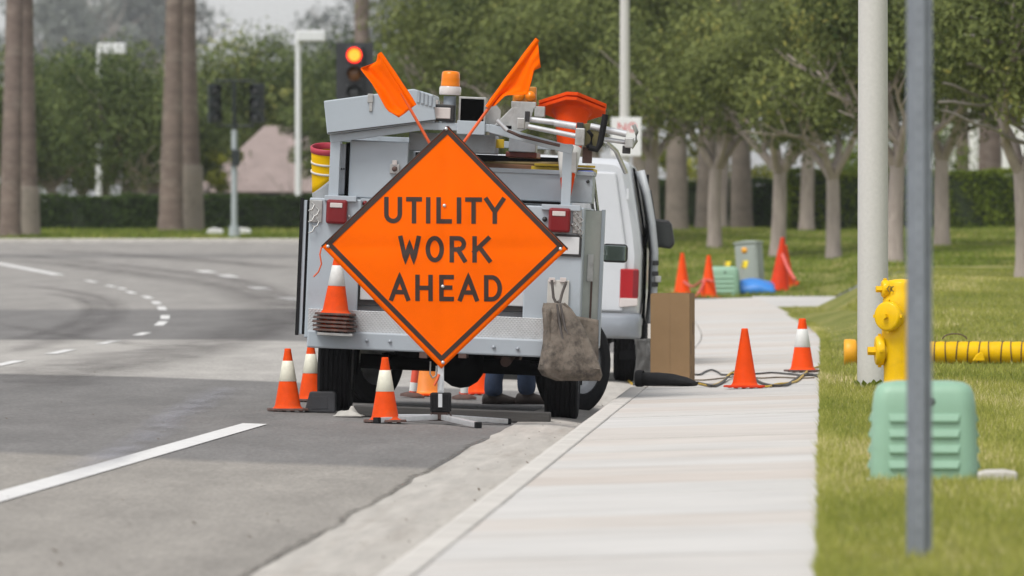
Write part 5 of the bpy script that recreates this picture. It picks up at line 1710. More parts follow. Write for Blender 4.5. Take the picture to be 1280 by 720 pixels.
def crumple(name, loc, s, m, lab, cat, seed):
    r_ = random.Random(seed); b = MB()
    b.grid(lambda u, v: (s[0] * (u - .5) * (1 + .3 * mnoise.noise((u * 3, v * 3, seed))), s[1] * (v - .5), s[2] * (max(0, .75 + .9 * mnoise.noise((u * 4, v * 4, seed + 2))) * math.sin(math.pi * u) * math.sin(math.pi * v)) + .003), 14, 12)
    o = b.build(name, m, None, solid=.004); o.location = loc
    return tag(o, lab, cat)
x = (436 - VX) / F * 59.0
crumple('rag', (x, 59.0, float(Groad(x, 59)) + .006), (.20, .2, .06), mat('grey_rag', (.36, .35, .32), .95, var=.2), 'crumpled pale grey rag at the end of the dark timber', 'rag', 3)

# ================================================================ VAN
VXr = -1.72; VW = .99
van = empty('van', (VXr - VW, 76.4, float(Groad(VXr - VW, 77)) + .0), 0, 'white panel van parked ahead of the truck with its side door open', 'van')
VR = R(1.6)
van.rotation_euler = (0, VR, 0)
def vsec(w, hw, zb, zbelt, zt, tw_, rr=.10):
    h = [(0, zb), (hw * .93, zb), (hw * .985, zb + .10), (hw, zb + .30), (hw, zbelt)]
    for k in range(1, 5):
        t = k / 4; h.append((hw + (tw_ - hw) * (t ** 1.25), zbelt + (zt - rr - zbelt) * t))
    for k in range(1, 6):
        a = math.pi / 2 * k / 5; h.append((tw_ - rr * (1 - math.cos(a)) * 1.2, zt - rr + rr * math.sin(a)))
    h.append((0, zt + .025))
    return [(p[0], w, p[1]) for p in h]
vs_spec = [(.0, .93, .62, 1.2, 2.02, .80), (.05, .975, .56, 1.22, 2.06, .84), (.15, .99, .50, 1.22, 2.07, .86), (.9, .99, .48, 1.22, 2.08, .86), (1.55, .99, .48, 1.22, 2.08, .86), (2.75, .99, .48, 1.22, 2.08, .86),
           (3.5, .99, .48, 1.22, 2.07, .86), (3.85, .99, .48, 1.22, 2.03, .85), (4.45, .985, .48, 1.14, 1.34, .90), (4.6, .98, .48, 1.08, 1.22, .90), (5.25, .95, .50, 1.0, 1.10, .86), (5.36, .90, .55, .95, 1.02, .80)]
VH = 2.06
secs = [vsec(*q) for q in vs_spec]; k = len(secs[0])
vb = MB(); vv = []
for s in secs:
    full = s + [(-p[0], p[1], p[2]) for p in s[::-1][1:-1]]
    vv += full
n = len(full); fs = []
for j in range(len(secs) - 1):
    for i in range(n):
        # side door opening on the right: between stations 4 and 5, belt and above
        if j == 4 and 2 <= i <= 8: continue
        i2 = (i + 1) % n
        fs.append((j * n + i, (j + 1) * n + i, (j + 1) * n + i2, j * n + i2))
fs.append(tuple(range(n))); fs.append(tuple(range((len(secs) - 1) * n, len(secs) * n))[::-1])
vb.add(vv, fs, True)
body = vb.build('body', m_wpaint, van)
es = body.modifiers.new('split', 'EDGE_SPLIT'); es.split_angle = R(38)
MB().box((0, 2.1, .56), (.92, 1.9, .02)).build('load_floor', m_dark, van)
MB().box((0, 2.85, 1.25), (.85, .02, .68)).build('partition', m_dark, van)
# rear doors, windows, seams
for sx in (-1, 1):
    d_ = MB().prism([(sx * .02, .66), (sx * .84, .66), (sx * .86, 1.2), (sx * .74, 1.95), (sx * .02, 1.96)], -.035, .0)
    dd = d_.build('rear_door', m_wpaint, van, bevel=.02)
    MB().prism([(sx * .10, 1.32), (sx * .46, 1.32), (sx * .42, 1.84), (sx * .10, 1.85)], -.042, -.03).build('window', m_glass, dd, bevel=.01)
    for z in (.85, 1.75):
        MB().box((sx * .855, -.036, z), (.012, .006, .05)).build('hinge', m_wpaint, dd, bevel=.004)
    t = MB().prism([(sx * .805, .70), (sx * .972, .72), (sx * .975, 1.06), (sx * .805, 1.06)], -.045, .12).build('tail_lamp', mat('van_tail_red', (.33, .010, .014), .3, var=.08, coat=.1, spec=.3), van, bevel=.012)
    MB().prism([(sx * .807, .70), (sx * .975, .72), (sx * .975, .79), (sx * .807, .79)], -.049, .10).build('reverse_lens', m_clear, t, bevel=.008)
    MB().prism([(sx * .925, .80), (sx * .978, .80), (sx * .98, 1.05), (sx * .925, 1.05)], -.049, .122).build('dark_side_strip', mat('van_tail_dark', (.16, .008, .012), .2, coat=.5), t, bevel=.004)
MB().box((.0, -.045, 1.05), (.03, .015, .08)).build('door_handle', m_blk, van, bevel=.01)
bumper = MB()
bp = []
for (x, y) in ((-1.0, .32), (-.99, .02), (-.95, -.10), (-.8, -.14), (.8, -.14), (.95, -.10), (.99, .02), (1.0, .32)):
    for (z, o_) in ((.42, .03), (.45, 0), (.60, 0), (.64, .03)):
        bp.append((x * (1 - o_ * .3), y + o_ * (1 if y < 0 else 0), z))
bumper.add(bp, [(j * 4 + i, (j + 1) * 4 + i, (j + 1) * 4 + i + 1, j * 4 + i + 1) for j in range(7) for i in range(3)], True)
bumper.build('rear_bumper', mat('van_bumper_grey', (.25, .27, .30), .4, .2, var=.08, dirt=(.22, .22, .23), damt=.4), van, solid=.02)
# wheels
for (x, w) in ((-.86, 1.05), (.86, 1.05), (-.86, 4.4), (.86, 4.4)):
    wheel((x, w, .36), .365, .235, 0, van, 1 if x > 0 else -1)
for sx in (-1, 1):
    MB().box((sx * .9, .70, .38), (.10, .008, .17)).build('mud_flap', m_rub, van)
ub = MB(); ub.box((0, 2.5, .42), (.7, 2.4, .07)); ub.tube([(-.7, 1.05, .36), (.7, 1.05, .36)], .06, 10); ub.build('underbody', m_dark, van)
# open side door, swung back along the body
dv = []
for j in range(2):
    for (u, z) in ((0, .55), (.02, .85), (.02, 1.22), (-.015, 1.5), (-.065, 1.75), (-.13, 1.98)):
        dv.append((u, -.98 * j, z))
dm = MB().add(dv, [(i, i + 1, 7 + i, 6 + i) for i in range(5)], True)
door = dm.build('side_door', mat('door_inner_grey', (.42, .44, .46), .45, var=.06), van, solid=.05)
door.location = (1.035, 1.62, 0); door.rotation_euler = (0, 0, R(3.5))
wn = []
for j in (0, 1):
    for (u, z) in ((.03, 1.26), (0.0, 1.5), (-.055, 1.8)):
        wn.append((u + .02, -.14 - .68 * j, z))
MB().add(wn, [(0, 1, 4, 3), (1, 2, 5, 4)]).build('door_window', m_glass, door, solid=.006)
for z in (.92, 1.02, 1.12):
    MB().box((.02, -1.0, z), (.03, .025, .022)).build('door_catch', m_blk, door, bevel=.006)
MB().box((.045, -.97, .97), (.03, .07, .03)).build('latch', m_steel, door, bevel=.008)
MB().box((1.0, 1.57, 1.2), (.012, .03, .75)).build('door_seal', m_rub, van)
# wing mirrors
for sx in (-1, 1):
    q = MB().prism([(sx * 1.02, 1.27), (sx * 1.20, 1.25), (sx * 1.235, 1.30), (sx * 1.20, 1.50), (sx * 1.16, 1.53), (sx * 1.02, 1.54)], 3.62, 3.80).build('wing_mirror', m_blk, van, bevel=.02)
    MB().prism([(sx * 1.035, 1.29), (sx * 1.19, 1.275), (sx * 1.215, 1.31), (sx * 1.185, 1.48), (sx * 1.035, 1.52)], 3.612, 3.618).build('mirror_glass', mat('van_mirror', (.06, .065, .065), .12, .5, var=.1), q)
    MB().tube([(sx * .94, 3.75, 1.35), (sx * 1.05, 3.72, 1.38)], .03, 8).build('mirror_arm', m_blk, q)
MB().prism([(-.74, 1.36), (.74, 1.36), (.68, 1.92), (-.68, 1.92)], 0, .01).build('windscreen', m_glass, van).location = (0, 0, 0)
ws = [o for o in van.children if o.name.startswith('windscreen')][0]
ws.rotation_euler = (R(-41), 0, 0); ws.location = (0, 3.62 + .88 * 0 - .02, .55)
for sx in (-1, 1):
    MB().add([(sx * .998, 2.95, 1.25), (sx * .998, 3.75, 1.25), (sx * .905, 3.62, 1.86), (sx * .905, 2.98, 1.88)], [(0, 1, 2, 3)]).build('cab_window', m_glass, van, solid=.008)
    MB().box((sx * .72, 5.34, .82), (.14, .03, .09)).build('headlight', m_clear, van, bevel=.02)
MB().box((0, 5.37, .55), (.92, .06, .10)).build('front_bumper', m_steel, van, bevel=.02)
MB().box((0, 5.36, .83), (.5, .02, .09)).build('grille', m_blk, van, bevel=.01)

# ================================================================ ON THE SIDEWALK
m_card = mat('cardboard', (.27, .175, .095), .9, spec=.1, var=.07, scale=3, dirt=(.23, .145, .08), dscale=4, damt=.35, bump=.05)
p = W(841, 0, 65.6); z = float(Gwalk(p.x, 65.6))
bx = empty('cardboard_box', (p.x, 65.6, z + .004), R(-5), 'tall brown cardboard box standing on the sidewalk by the van', 'box')
MB().box((0, 0, .362), (.156, .20, .360)).build('carton', m_card, bx, bevel=.004)
MB().box((0, .0, .7235), (.150, .194, .002)).build('top_flap', m_card, bx)
for sx in (-1, 1):
    f = MB().box((sx * .08, 0, .728), (.072, .197, .0018)).build('top_flap', m_card, bx)
m_prn = mat('carton_print', (.14, .08, .045), .8)
for (py_, pz_, hy_, hz_) in ((-.10, .30, .012, .05), (-.08, .12, .012, .03), (.05, .45, .03, .05)):
    MB().box((.1575, py_, pz_), (.0008, hy_, hz_)).build('print_mark', m_prn, bx)
MB().box((0, -.2008, .36), (.0008, .0006, .355)).build('flap_seam', mat('carton_seam', (.22, .14, .075), .85), bx)

# dark sheet slumped from the van sill onto the sidewalk
def sheetP(u, v):
    # v: 0 top (hanging) .. 1 tip on the ground, u across
    y0 = 424 + 62 * min(v / .55, 1)
    if v < .55:
        xx = 793 + 21 * u + 2 * math.sin(v * 8) ; yy = y0
        dpt = 66.0 - .25 * v
    else:
        t = (v - .55) / .45
        xx = 793 + 21 * u + t * (56 - 10 * u) ; yy = 486 + 3 * t - 13 * u * (1 - t * .75) * (1 if t > 0 else 0)
        dpt = 65.86 - .1 * t - .25 * (1 - u) 
    q = W(xx, yy, dpt)
    zz = float(Gwalk(max(q.x, -1.5), q.y))
    lump = .012 * mnoise.noise((u * 4, v * 9, 2))
    return (q.x, q.y + lump, max(q.z, zz + .012) + abs(lump))
m_tarp = mat('dark_rubber_sheet', (.055, .055, .053), .55, var=.3, scale=6, bump=.2, dirt=(.12, .115, .11), dscale=5, damt=.5)
o = MB().grid(sheetP, 10, 36).build('rubber_sheet', m_tarp, None, solid=.02)
tag(o, 'dark rubber sheet slumped from the van onto the sidewalk before the box', 'sheet')
# black nozzle lying on the sidewalk
q = W(840, 480, 65.0); zz = float(Gwalk(q.x, 65.0))
nz_ = empty('vacuum_nozzle', (q.x, 65.0, zz), R(-12), 'flat black nozzle lying on the sidewalk beside the cardboard box', 'nozzle')
nb = MB(); sec = []
for (x_, w_, h_) in ((-.24, .05, .055), (-.12, .07, .055), (.0, .09, .05), (.12, .11, .036), (.185, .115, .02)):
    for i in range(14):
        a = 2 * math.pi * i / 14; sec.append((x_, w_ * math.cos(a), h_ * (1 + math.sin(a)) + .004))
nb.add(sec, [(j * 14 + i, (j + 1) * 14 + i, (j + 1) * 14 + (i + 1) % 14, j * 14 + (i + 1) % 14) for j in range(4) for i in range(14)] + [tuple(range(14)), tuple(range(56, 70))[::-1]], True)
nb.build('shell', m_rub, nz_)
MB().lathe([(.062, 0), (.066, .01), (.066, .05), (.062, .06)], 16, ROTY, True, (-.29, 0, .065)).build('collar', m_rub, nz_)

def cord(name, pxs, r, m, lab, Ys=None):
    pts = []
    for i, q_ in enumerate(pxs):
        px, py = q_[:2]; lift = q_[2] if len(q_) > 2 else 0
        h_ = hit(px, py, lambda x, Y: max(float(Gwalk(x, Y)), float(Glawn(x, Y)) if x > .05 else -9) if x > -1.5 else float(Ggut(x, Y)))
        pts.append((h_.x, h_.y, h_.z + r + .004 + lift))
    return rope(name, pts, r, m, lab, 'cord')
m_cblk = mat('cord_black', (.035, .030, .026), .6, var=.3); m_cyel = mat('cord_yellow', (.50, .32, .03), .55, var=.15); m_cbrn = mat('cord_brown', (.13, .09, .05), .6, var=.3)
cord('cord', [(862, 468.5), (874, 470), (882, 466), (890, 464), (898, 467), (903, 470), (918, 470), (945, 469), (965, 467.5), (985, 469), (1006, 471), (1022, 470), (1034, 472)], .008, m_cblk, 'black cord looping from the box behind the plain cone to the grass')
cord('cord', [(858, 476), (880, 476.5), (900, 474.5), (925, 472), (950, 474), (975, 473), (1000, 474), (1018, 473.5)], .006, m_cbrn, 'thin brown cord running behind the plain cone')
cord('cord', [(872, 480.5), (882, 483), (893, 484.5), (903, 480), (912, 474, .02), (920, 472.5, .04), (935, 474, .03), (950, 480), (965, 484), (982, 483.5), (993, 477), (1003, 471), (1014, 470), (1025, 473), (1034, 476)], .0105, m_cblk, 'thick black cord draped over the plain cone base and along the sidewalk')
cord('cord', [(874, 481.5), (890, 484), (904, 478), (915, 474, .04), (930, 477, .03), (942, 482), (958, 485.2), (972, 482), (984, 481), (996, 478), (1006, 469), (1012, 463.5), (1024, 460), (1036, 457)], .009, m_cyel, 'yellow cord draped over the plain cone base towards the grass')
cord('cord', [(768, 462), (776, 470), (783, 476), (790, 482)], .012, m_cyel, 'yellow cord drooping from the truck onto the kerb') 

# ================================================================ HYDRANT
hy = base_at(1127, 59.0)
hyd = empty('fire_hydrant', hy, 0, 'yellow fire hydrant standing in front of the white lamp post', 'fire hydrant')
m_hy = mat('hydrant_yellow', (.76, .46, .0), .5, spec=.2, var=.07, scale=8, dirt=(.55, .32, .02), dscale=9, damt=.45, bump=.06, bscale=30, coat=.15)
S = 59.0 / F
def hz(py): return (W(0, py, 59.0).z - hy.z)
def hx(px): return (px - 1127) * S
hb = MB()
prof = [(.185, -.02), (.185, .015), (.17, .025), (.135, .04), (.128, .10), (.128, hz(462)), (.138, hz(445)), (.145, hz(425)), (.142, hz(412)), (.125, hz(404)), (.135, hz(395)), (.14, hz(385)), (.135, hz(374)), (.115, hz(366)), (.108, hz(360)), (.105, hz(354)), (.092, hz(350.5)), (.05, hz(349)), (.001, hz(348.5))]
hb.lathe(prof, 36)
hb.build('barrel', m_hy, hyd)
def outlet(c, ang, elev, r, L, cap_r, cap_L, nut):
    Mo = Matrix.Rotation(R(ang), 3, 'Z') @ Matrix.Rotation(R(90 - elev), 3, 'Y')
    b = MB().lathe([(r * 1.05, 0), (r, L * .5), (r * 1.0, L), ], 24, Mo, True, c).build('outlet', m_hy, hyd)
    e = Vector(c) + Mo @ Vector((0, 0, L))
    q = MB(); q.lathe([(cap_r, -cap_L * .3), (cap_r * 1.03, 0), (cap_r, cap_L * .8), (cap_r * .88, cap_L), (nut * 1.5, cap_L * 1.02), (.001, cap_L * 1.02)], 24, Mo, True, e)
    cap = q.build('outlet_cap', m_hy, b)
    MB().lathe([(nut, 0), (nut * .95, nut * 1.6), (.001, nut * 1.6)], 5, Mo, False, e + Mo @ Vector((0, 0, cap_L))).build('cap_nut', m_hy, cap)
    for k in range(4):
        a = 2 * math.pi * k / 4
        MB().box(e + Mo @ Vector((cap_r * 1.04 * math.cos(a), cap_r * 1.04 * math.sin(a), cap_L * .3)), (.012, .012, .012), Mo).build('cap_lug', m_hy, cap, bevel=.003)
outlet((-.02, -.04, hz(395)), 238, 0, .088, .135, .104, .04, .022)
outlet((-.05, -.01, hz(438)), 186, 0, .080, .095, .104, .045, .034)
outlet((-.04, -.02, hz(361)), 190, 0, .055, .07, .062, .035, .026)
outlet((.06, .02, hz(432)), 20, 0, .07, .07, .085, .03, .02)
for k in range(8):
    a = 2 * math.pi * k / 8; MB().lathe([(.014, .02), (.014, .045), (.001, .046)], 6, None, False, (.158 * math.cos(a), .158 * math.sin(a), 0)).build('flange_bolt', m_hy, hyd)
mk = MB(); strokes(mk, [[(-.03, .02), (-.045, 0), (-.03, -.02)], [(-.018, .02), (-.018, -.02)], [(-.018, 0), (.0, .02)], [(-.018, 0), (.0, -.02)]], .009, lambda a, b: (hx(1113) + a + .02, -.1175, hz(361) + b))
mk.build('cast_mark', mat('hydrant_mark', (.20, .13, .01), .6), hyd)

# ================================================================ DUCT ON THE LAWN
m_duct = mat('duct_yellow', (.70, .42, .0), .55, spec=.15, var=.08, scale=6, bump=.15, bscale=30, dirt=(.52, .32, .02), dscale=5, damt=.4)
m_wire = mat('duct_wire', (.085, .05, .03), .5, var=.2)
m_dend = mat('duct_end_orange', (.78, .36, .01), .5, var=.1)
Yd = 72.0
def dpt(px, py): 
    q = W(px, py, Yd); return q
x0 = dpt(1062, 0).x; x1 = dpt(1395, 0).x
d0 = Vector((x0, Yd, float(Glawn(x0, Yd))))
duct = empty('ventilation_duct', d0, 0, 'yellow flexible ventilation duct with dark spiral wire lying on the lawn', 'duct')
rd = .098; P = []; Rr = []
N = 240
for i in range(N + 1):
    x_ = x0 + (x1 - x0) * i / N
    zz = float(Glawn(x_, Yd)) - d0.z + rd + .012
    ph = (x_ - x0) / .095
    P.append((x_ - x0, .04 * math.sin(x_ * 2.1), zz)); Rr.append(rd * (1 - .035 * abs(math.cos(math.pi * ph)) ** 6 + .012 * mnoise.noise((x_ * 9, 0, 0))))
MB().tube(P, Rr, 20).build('hose', m_duct, duct)
k = 0
xx = .06
rr = random.Random(6)
while xx < (x1 - x0) - .05:
    i = min(N, int(xx / (x1 - x0) * N)); c = Vector(P[i]); pts = []
    tl = rr.uniform(-.10, .10)
    for q in range(21):
        a = 2 * math.pi * q / 20
        pts.append(c + Vector((tl * rd * math.sin(a) + .012 * math.cos(a), (rd + .001) * math.cos(a), (rd + .001) * math.sin(a))))
    MB().tube(pts, .0055, 5, caps=False).build('wire_ring', m_wire, duct)
    xx += rr.uniform(.082, .108)
MB().lathe([(rd * .9, -.05), (rd * 1.18, -.045), (rd * 1.2, 0), (rd * 1.16, .05), (rd, .06)], 24, ROTY, True, (0, 0, rd + .025)).build('end_collar', m_dend, duct)
cq = W(1178, 423, Yd); pts = []
for q in range(13):
    a = math.pi * q / 12; s_ = W(1193 - 15 * math.cos(a), 424 - 7 * math.sin(a), Yd); pts.append(s_ - d0)
MB().tube(pts, .006, 6).build('loose_wire', m_wire, duct)
s_ = W(1222, 446, 71.85) - d0
MB().prism([(s_.x - .05, s_.z - .035), (s_.x + .06, s_.z - .035), (s_.x + .05, s_.z + .025), (s_.x + .02, s_.z + .045), (s_.x - .02, s_.z + .015)], s_.y - .05, s_.y).build('tie_flap', m_duct, duct, bevel=.01)

# ================================================================ GREEN PEDESTALS, CABINET, TARP, SMALL THINGS
m_gr = mat('pedestal_green', (.235, .395, .285), .5, var=.05, scale=4, dirt=(.20, .32, .22), dscale=5, damt=.4, bump=.04, bscale=40)
def rsec(hx_, hy_, r, n=6):
    pts = []
    for cx_, cy_, a0 in ((hx_ - r, hy_ - r, 0), (-hx_ + r, hy_ - r, 90), (-hx_ + r, -hy_ + r, 180), (hx_ - r, -hy_ + r, 270)):
        for k in range(n + 1):
            a = R(a0 + 90 * k / n); pts.append((cx_ + r * math.cos(a), cy_ + r * math.sin(a)))
    return pts
def pedestal(p, wid, dep, hgt, lab, louvres=4, pad=True, rz=0.):
    root = empty('utility_pedestal', p, rz, lab, 'utility pedestal')
    b = MB(); vs = []; rows_ = []
    hx_, hy_ = wid / 2, dep / 2
    for (z, f) in ((-.02, 1.0), (hgt * .3, .985), (hgt * .75, .955), (hgt * .88, .92), (hgt * .95, .86), (hgt * .985, .74), (hgt, .5)):
        rows_.append([(x * f, y * f, z) for x, y in rsec(hx_, hy_, min(hx_, hy_) * .32)])
    n = len(rows_[0]); vs = [q for r_ in rows_ for q in r_]
    b.add(vs, [(j * n + i, j * n + (i + 1) % n, (j + 1) * n + (i + 1) % n, (j + 1) * n + i) for j in range(len(rows_) - 1) for i in range(n)] + [tuple(range((len(rows_) - 1) * n, len(rows_) * n))], True)
    b.build('cover', m_gr, root)
    for k in range(louvres):
        z = hgt * (.64 - .155 * k); f = .985 - .03 * (z / hgt - .3) / .45
        for (nx_, ny_, L) in ((0, -1, wid * .335), (-1, 0, dep * .30), (1, 0, dep * .30)):
            t = .013; d_ = (hy_ if ny_ else hx_) * f
            pr = [(-.004, -.022), (t, -.018), (t * .95, -.010), (.002, .018), (-.004, .018)]
            lm = MB(); vs = []
            for e in (-1, 1):
                for (o_, zz) in pr:
                    tp = .0 if abs(o_) < .005 else .012
                    if ny_: vs.append((e * (L - tp), -(d_ + o_), z + zz))
                    else: vs.append((nx_ * (d_ + o_), e * (L - tp), z + zz))
            m5 = 5
            lm.add(vs, [(i, (i + 1) % m5, (i + 1) % m5 + m5, i + m5) for i in range(m5)] + [tuple(range(m5))[::-1], tuple(range(m5, 10))])
            lm.build('louvre', m_gr, root, bevel=.006)
    lk = MB().lathe([(.001, .006), (.016, .006), (.021, .0), (.021, -.01)], 16, ROTX, True, (wid * .06, -hy_ * .945, hgt * .80)).build('lock_recess', mat('lock_dark', (.06, .08, .065), .6), root)
    if pad:
        MB().box((0, 0, -.01), (hx_ + .02, hy_ + .02, .022)).build('concrete_pad', m_kerb, root, bevel=.006)
    return root
p = base_at(1154.5, 37.5)
pedestal(p, .488, .46, .455, 'rounded green louvred utility pedestal on the near lawn behind the sign post')
q = base_at(1246, 37.2)
o = MB().prism([(-.085, -.03), (.085, -.03), (.09, .018), (.03, .028), (-.05, .026), (-.088, .016)], -.12, .12).build('concrete_block', m_kerb, None, bevel=.01); o.location = q + Vector((0, 0, .03))
tag(o, 'small flat pale concrete block in the grass beside the green pedestal', 'block')
q = base_at(1182, 52.0)
b = MB()
b.grid(lambda u, v: ((u - .5) * .26 * (1 - .3 * v), .1 * math.sin(u * 3) - .05, .17 * v * (.6 + .7 * mnoise.noise((u * 3, v * 2, 8))) * (1 - .6 * abs(u - .4))), 8, 6)
o = b.build('rag', m_rub, None, solid=.03); o.location = q + Vector((0, 0, .02))
tag(o, 'small crumpled black rag on the lawn behind the green pedestal', 'rag')
p = base_at(904, 138.2); pedestal(p, .56, .5, .50, 'green louvred utility pedestal on the far lawn behind the roped cone', 4, False)
m_cab = mat('cabinet_grey_green', (.30, .335, .315), .6, var=.06, dirt=(.2, .22, .2), damt=.3)
p = base_at(939, 146.0)
root = empty('utility_cabinet', p, R(-16), 'grey-green metal utility cabinet on the far lawn with an orange sticker', 'utility cabinet')
root.rotation_euler = (0, R(-4), R(-16))
MB().box((0, 0, .34), (.20, .2, .40)).build('housing', m_cab, root, bevel=.012)
MB().prism([(-.22, .72), (.22, .72), (.22, .745), (0, .775), (-.22, .745)], -.22, .22).build('roof', m_cab, root, bevel=.008)
MB().box((0, -.205, .34), (.16, .008, .32)).build('door', m_cab, root, bevel=.006)
MB().lathe([(.001, .0), (.055, .0), (.055, -.006)], 18, ROTX, True, (-.02, -.219, .60)).build('sticker', mat('sticker_orange', (.75, .34, .02), .5, var=.1), root)
m_blu = mat('blue_plastic_sheet', (.035, .20, .58), .45, var=.15, scale=4, dirt=(.09, .30, .65), dscale=5, damt=.5)
p = base_at(936, 138.5)
b = MB()
b.grid(lambda u, v: ((u - .5) * .92, (v - .5) * .7, (.20 + .10 * mnoise.noise((u * 2.5, v * 3, 5)) + .06 * u) * (math.sin(math.pi * u) ** .35) * (math.sin(math.pi * v) ** .4) + .01), 22, 18)
o = b.build('tarpaulin', m_blu, None, solid=.012); o.location = p + Vector((0, 0, .01))
tag(o, 'crumpled blue plastic tarpaulin on the far lawn between the cones', 'tarpaulin')
m_yfl = mat('marker_yellow', (.80, .62, .02), .5, var=.1)
for (px, py, lab, tl) in ((906, 332, 'small yellow marker flag above the far green pedestal', 8), (928, 331, 'small yellow marker flag beside the grey-green cabinet', -6)):
    Yf = 142.0; g_ = base_at(px, Yf); top = W(px, py - 5, Yf)
    root = empty('marker_flag', g_, 0, lab, 'marker flag', 'yellow marker flags on the far lawn')
    hgt = top.z - g_.z
    MB().tube([(0, 0, -.05), (0, 0, hgt)], .006, 6).build('staff', m_steel, root)
    f = MB(); f.grid(lambda u, v: (.11 * u - .03 * v, .02 * math.sin(u * 5), hgt - .13 * v), 6, 6); f.build('flag', m_yfl, root, solid=.003)

# ================================================================ PERSON (only jeans and boots show under the truck)
fx = (638 - VX) / F * 65.3
fz = float(Groad(fx, 65.3))
per = empty('person', (fx, 65.3, fz), 0, 'person in blue jeans and dark boots standing beyond the truck', 'person', None)
def skin_mesh(name, verts, edges, rad, m, parent, root=0, sub=2):
    me = bpy.data.meshes.new(name); me.from_pydata(verts, edges, []); me.materials.append(m)
    o = bpy.data.objects.new(name, me); COL.objects.link(o); o.parent = parent
    sk_ = o.modifiers.new('skin', 'SKIN'); sk_.use_smooth_shade = True
    for i, v in enumerate(me.skin_vertices[0].data):
        v.radius = (rad[i], rad[i]) if not isinstance(rad[i], tuple) else rad[i]
        v.use_root = (i == root)
    ss = o.modifiers.new('sub', 'SUBSURF'); ss.levels = sub; ss.render_levels = sub
    return o
m_skin = mat('skin', (.42, .25, .18), .55, var=.06); m_jean = mat('blue_jeans', (.035, .055, .105), .9, var=.3, scale=10, bump=.3, bscale=60, dirt=(.07, .10, .17), dscale=6, damt=.5)
m_shirt = mat('work_shirt', (.16, .17, .18), .9, var=.1); m_boot = mat('dark_boots', (.035, .024, .02), .6, var=.2); m_vest = mat('orange_vest', (.85, .17, .01), .6, var=.05)
# faces +X, feet apart, bent forward
FL, FRt = (-.125, .02), (.14, -.03)
v = [(0, 0, .88), (.06, 0, 1.06), (.18, 0, 1.22), (.27, 0, 1.32), (.33, 0, 1.37), (.40, 0, 1.43), (.44, 0, 1.50),
     (.0, .09, .84), (-.05, .08, .48), (FL[0], FL[1], .10), (0, -.09, .84), (.12, -.07, .47), (FRt[0], FRt[1], .10),
     (.26, .17, 1.28), (.36, .21, 1.04), (.40, .16, .88), (.42, .12, .82), (.26, -.17, 1.28), (.36, -.21, 1.04), (.40, -.16, .88), (.42, -.12, .82)]
e = [(0, 1), (1, 2), (2, 3), (3, 4), (4, 5), (5, 6), (0, 7), (7, 8), (8, 9), (0, 10), (10, 11), (11, 12), (3, 13), (13, 14), (14, 15), (15, 16), (3, 17), (17, 18), (18, 19), (19, 20)]
rd_ = [.13, .12, .13, .12, .055, .085, .095, .085, .055, .04, .085, .055, .04, .06, .045, .036, .04, .06, .045, .036, .04]
body_o = skin_mesh('body', v, e, rd_, m_skin, per)
# trousers with wide cuffs
jv = [(0, 0, .90), (0, .085, .82), (-.05, .08, .48), (FL[0] - .01, FL[1], .22), (FL[0] - .01, FL[1], .055), (0, -.085, .82), (.12, -.07, .47), (FRt[0] - .01, FRt[1], .22), (FRt[0] - .01, FRt[1], .055)]
je = [(0, 1), (1, 2), (2, 3), (3, 4), (0, 5), (5, 6), (6, 7), (7, 8)]
skin_mesh('jeans', jv, je, [.15, .105, .085, .078, .082, .105, .085, .080, .086], m_jean, per)
# boots
for nm_, (bx_, by_) in (('boot', FL), ('boot', FRt)):
    b = MB(); rows_ = []
    for (x_, w_, h_) in ((-.10, .03, .06), (-.085, .040, .09), (-.02, .042, .12), (.05, .045, .095), (.12, .050, .07), (.17, .044, .055), (.195, .025, .035)):
        rows_.append([(bx_ + x_, by_ + w_ * math.copysign(abs(math.cos(a)) ** .7, math.cos(a)), max(0.004, h_ * (.5 + .5 * math.sin(a)))) for a in [2 * math.pi * i / 14 for i in range(14)]])
    vs = [q for r_ in rows_ for q in r_]
    b.add(vs, [(j * 14 + i, (j + 1) * 14 + i, (j + 1) * 14 + (i + 1) % 14, j * 14 + (i + 1) % 14) for j in range(6) for i in range(14)] + [tuple(range(14)), tuple(range(84, 98))[::-1]], True)
    b.build(nm_, m_boot, per)
skin_mesh('shirt', [(0.0, 0, .93), (.07, 0, 1.08), (.18, 0, 1.22), (.27, 0, 1.33), (.26, .18, 1.28), (.34, .21, 1.08), (.26, -.18, 1.28), (.34, -.21, 1.08)],
          [(0, 1), (1, 2), (2, 3), (3, 4), (4, 5), (3, 6), (6, 7)], [.15, .145, .15, .10, .075, .06, .075, .06], m_shirt, per)
# hands: palm and five fingers each, head details
for sy in (1, -1):
    hv = [(.58, .13 * sy, .87), (.66, .12 * sy, .84)]; he = [(0, 1)]; hr = [.03, .035]
    for k, (dy, L) in enumerate(((-.030, .075), (-.010, .085), (.010, .08), (.028, .065))):
        i = len(hv); hv += [(.69, (.12) * sy + dy, .835), (.69 + L * .5, .12 * sy + dy, .815), (.69 + L * .8, .12 * sy + dy, .785)]; he += [(1, i), (i, i + 1), (i + 1, i + 2)]; hr += [.010, .009, .008]
    i = len(hv); hv += [(.63, .12 * sy - .045 * sy, .84), (.665, .12 * sy - .06 * sy, .825)]; he += [(0, i), (i, i + 1)]; hr += [.011, .009]
    hv = [(a_ - .18, b_, c_ - .05) for (a_, b_, c_) in hv]
    skin_mesh('hand', hv, he, hr, m_skin, per, 0, 1)
hd_ = MB(); hd_.lathe([(.001, -.125), (.05, -.11), (.075, -.06), (.085, 0), (.088, .04), (.075, .09), (.04, .118), (.001, .125)], 20, Matrix.Rotation(R(25), 3, 'Y') @ Matrix.Diagonal((1.12, .9, 1)), True, (.46, 0, 1.51))
hd2 = hd_.build('head', m_skin, per)
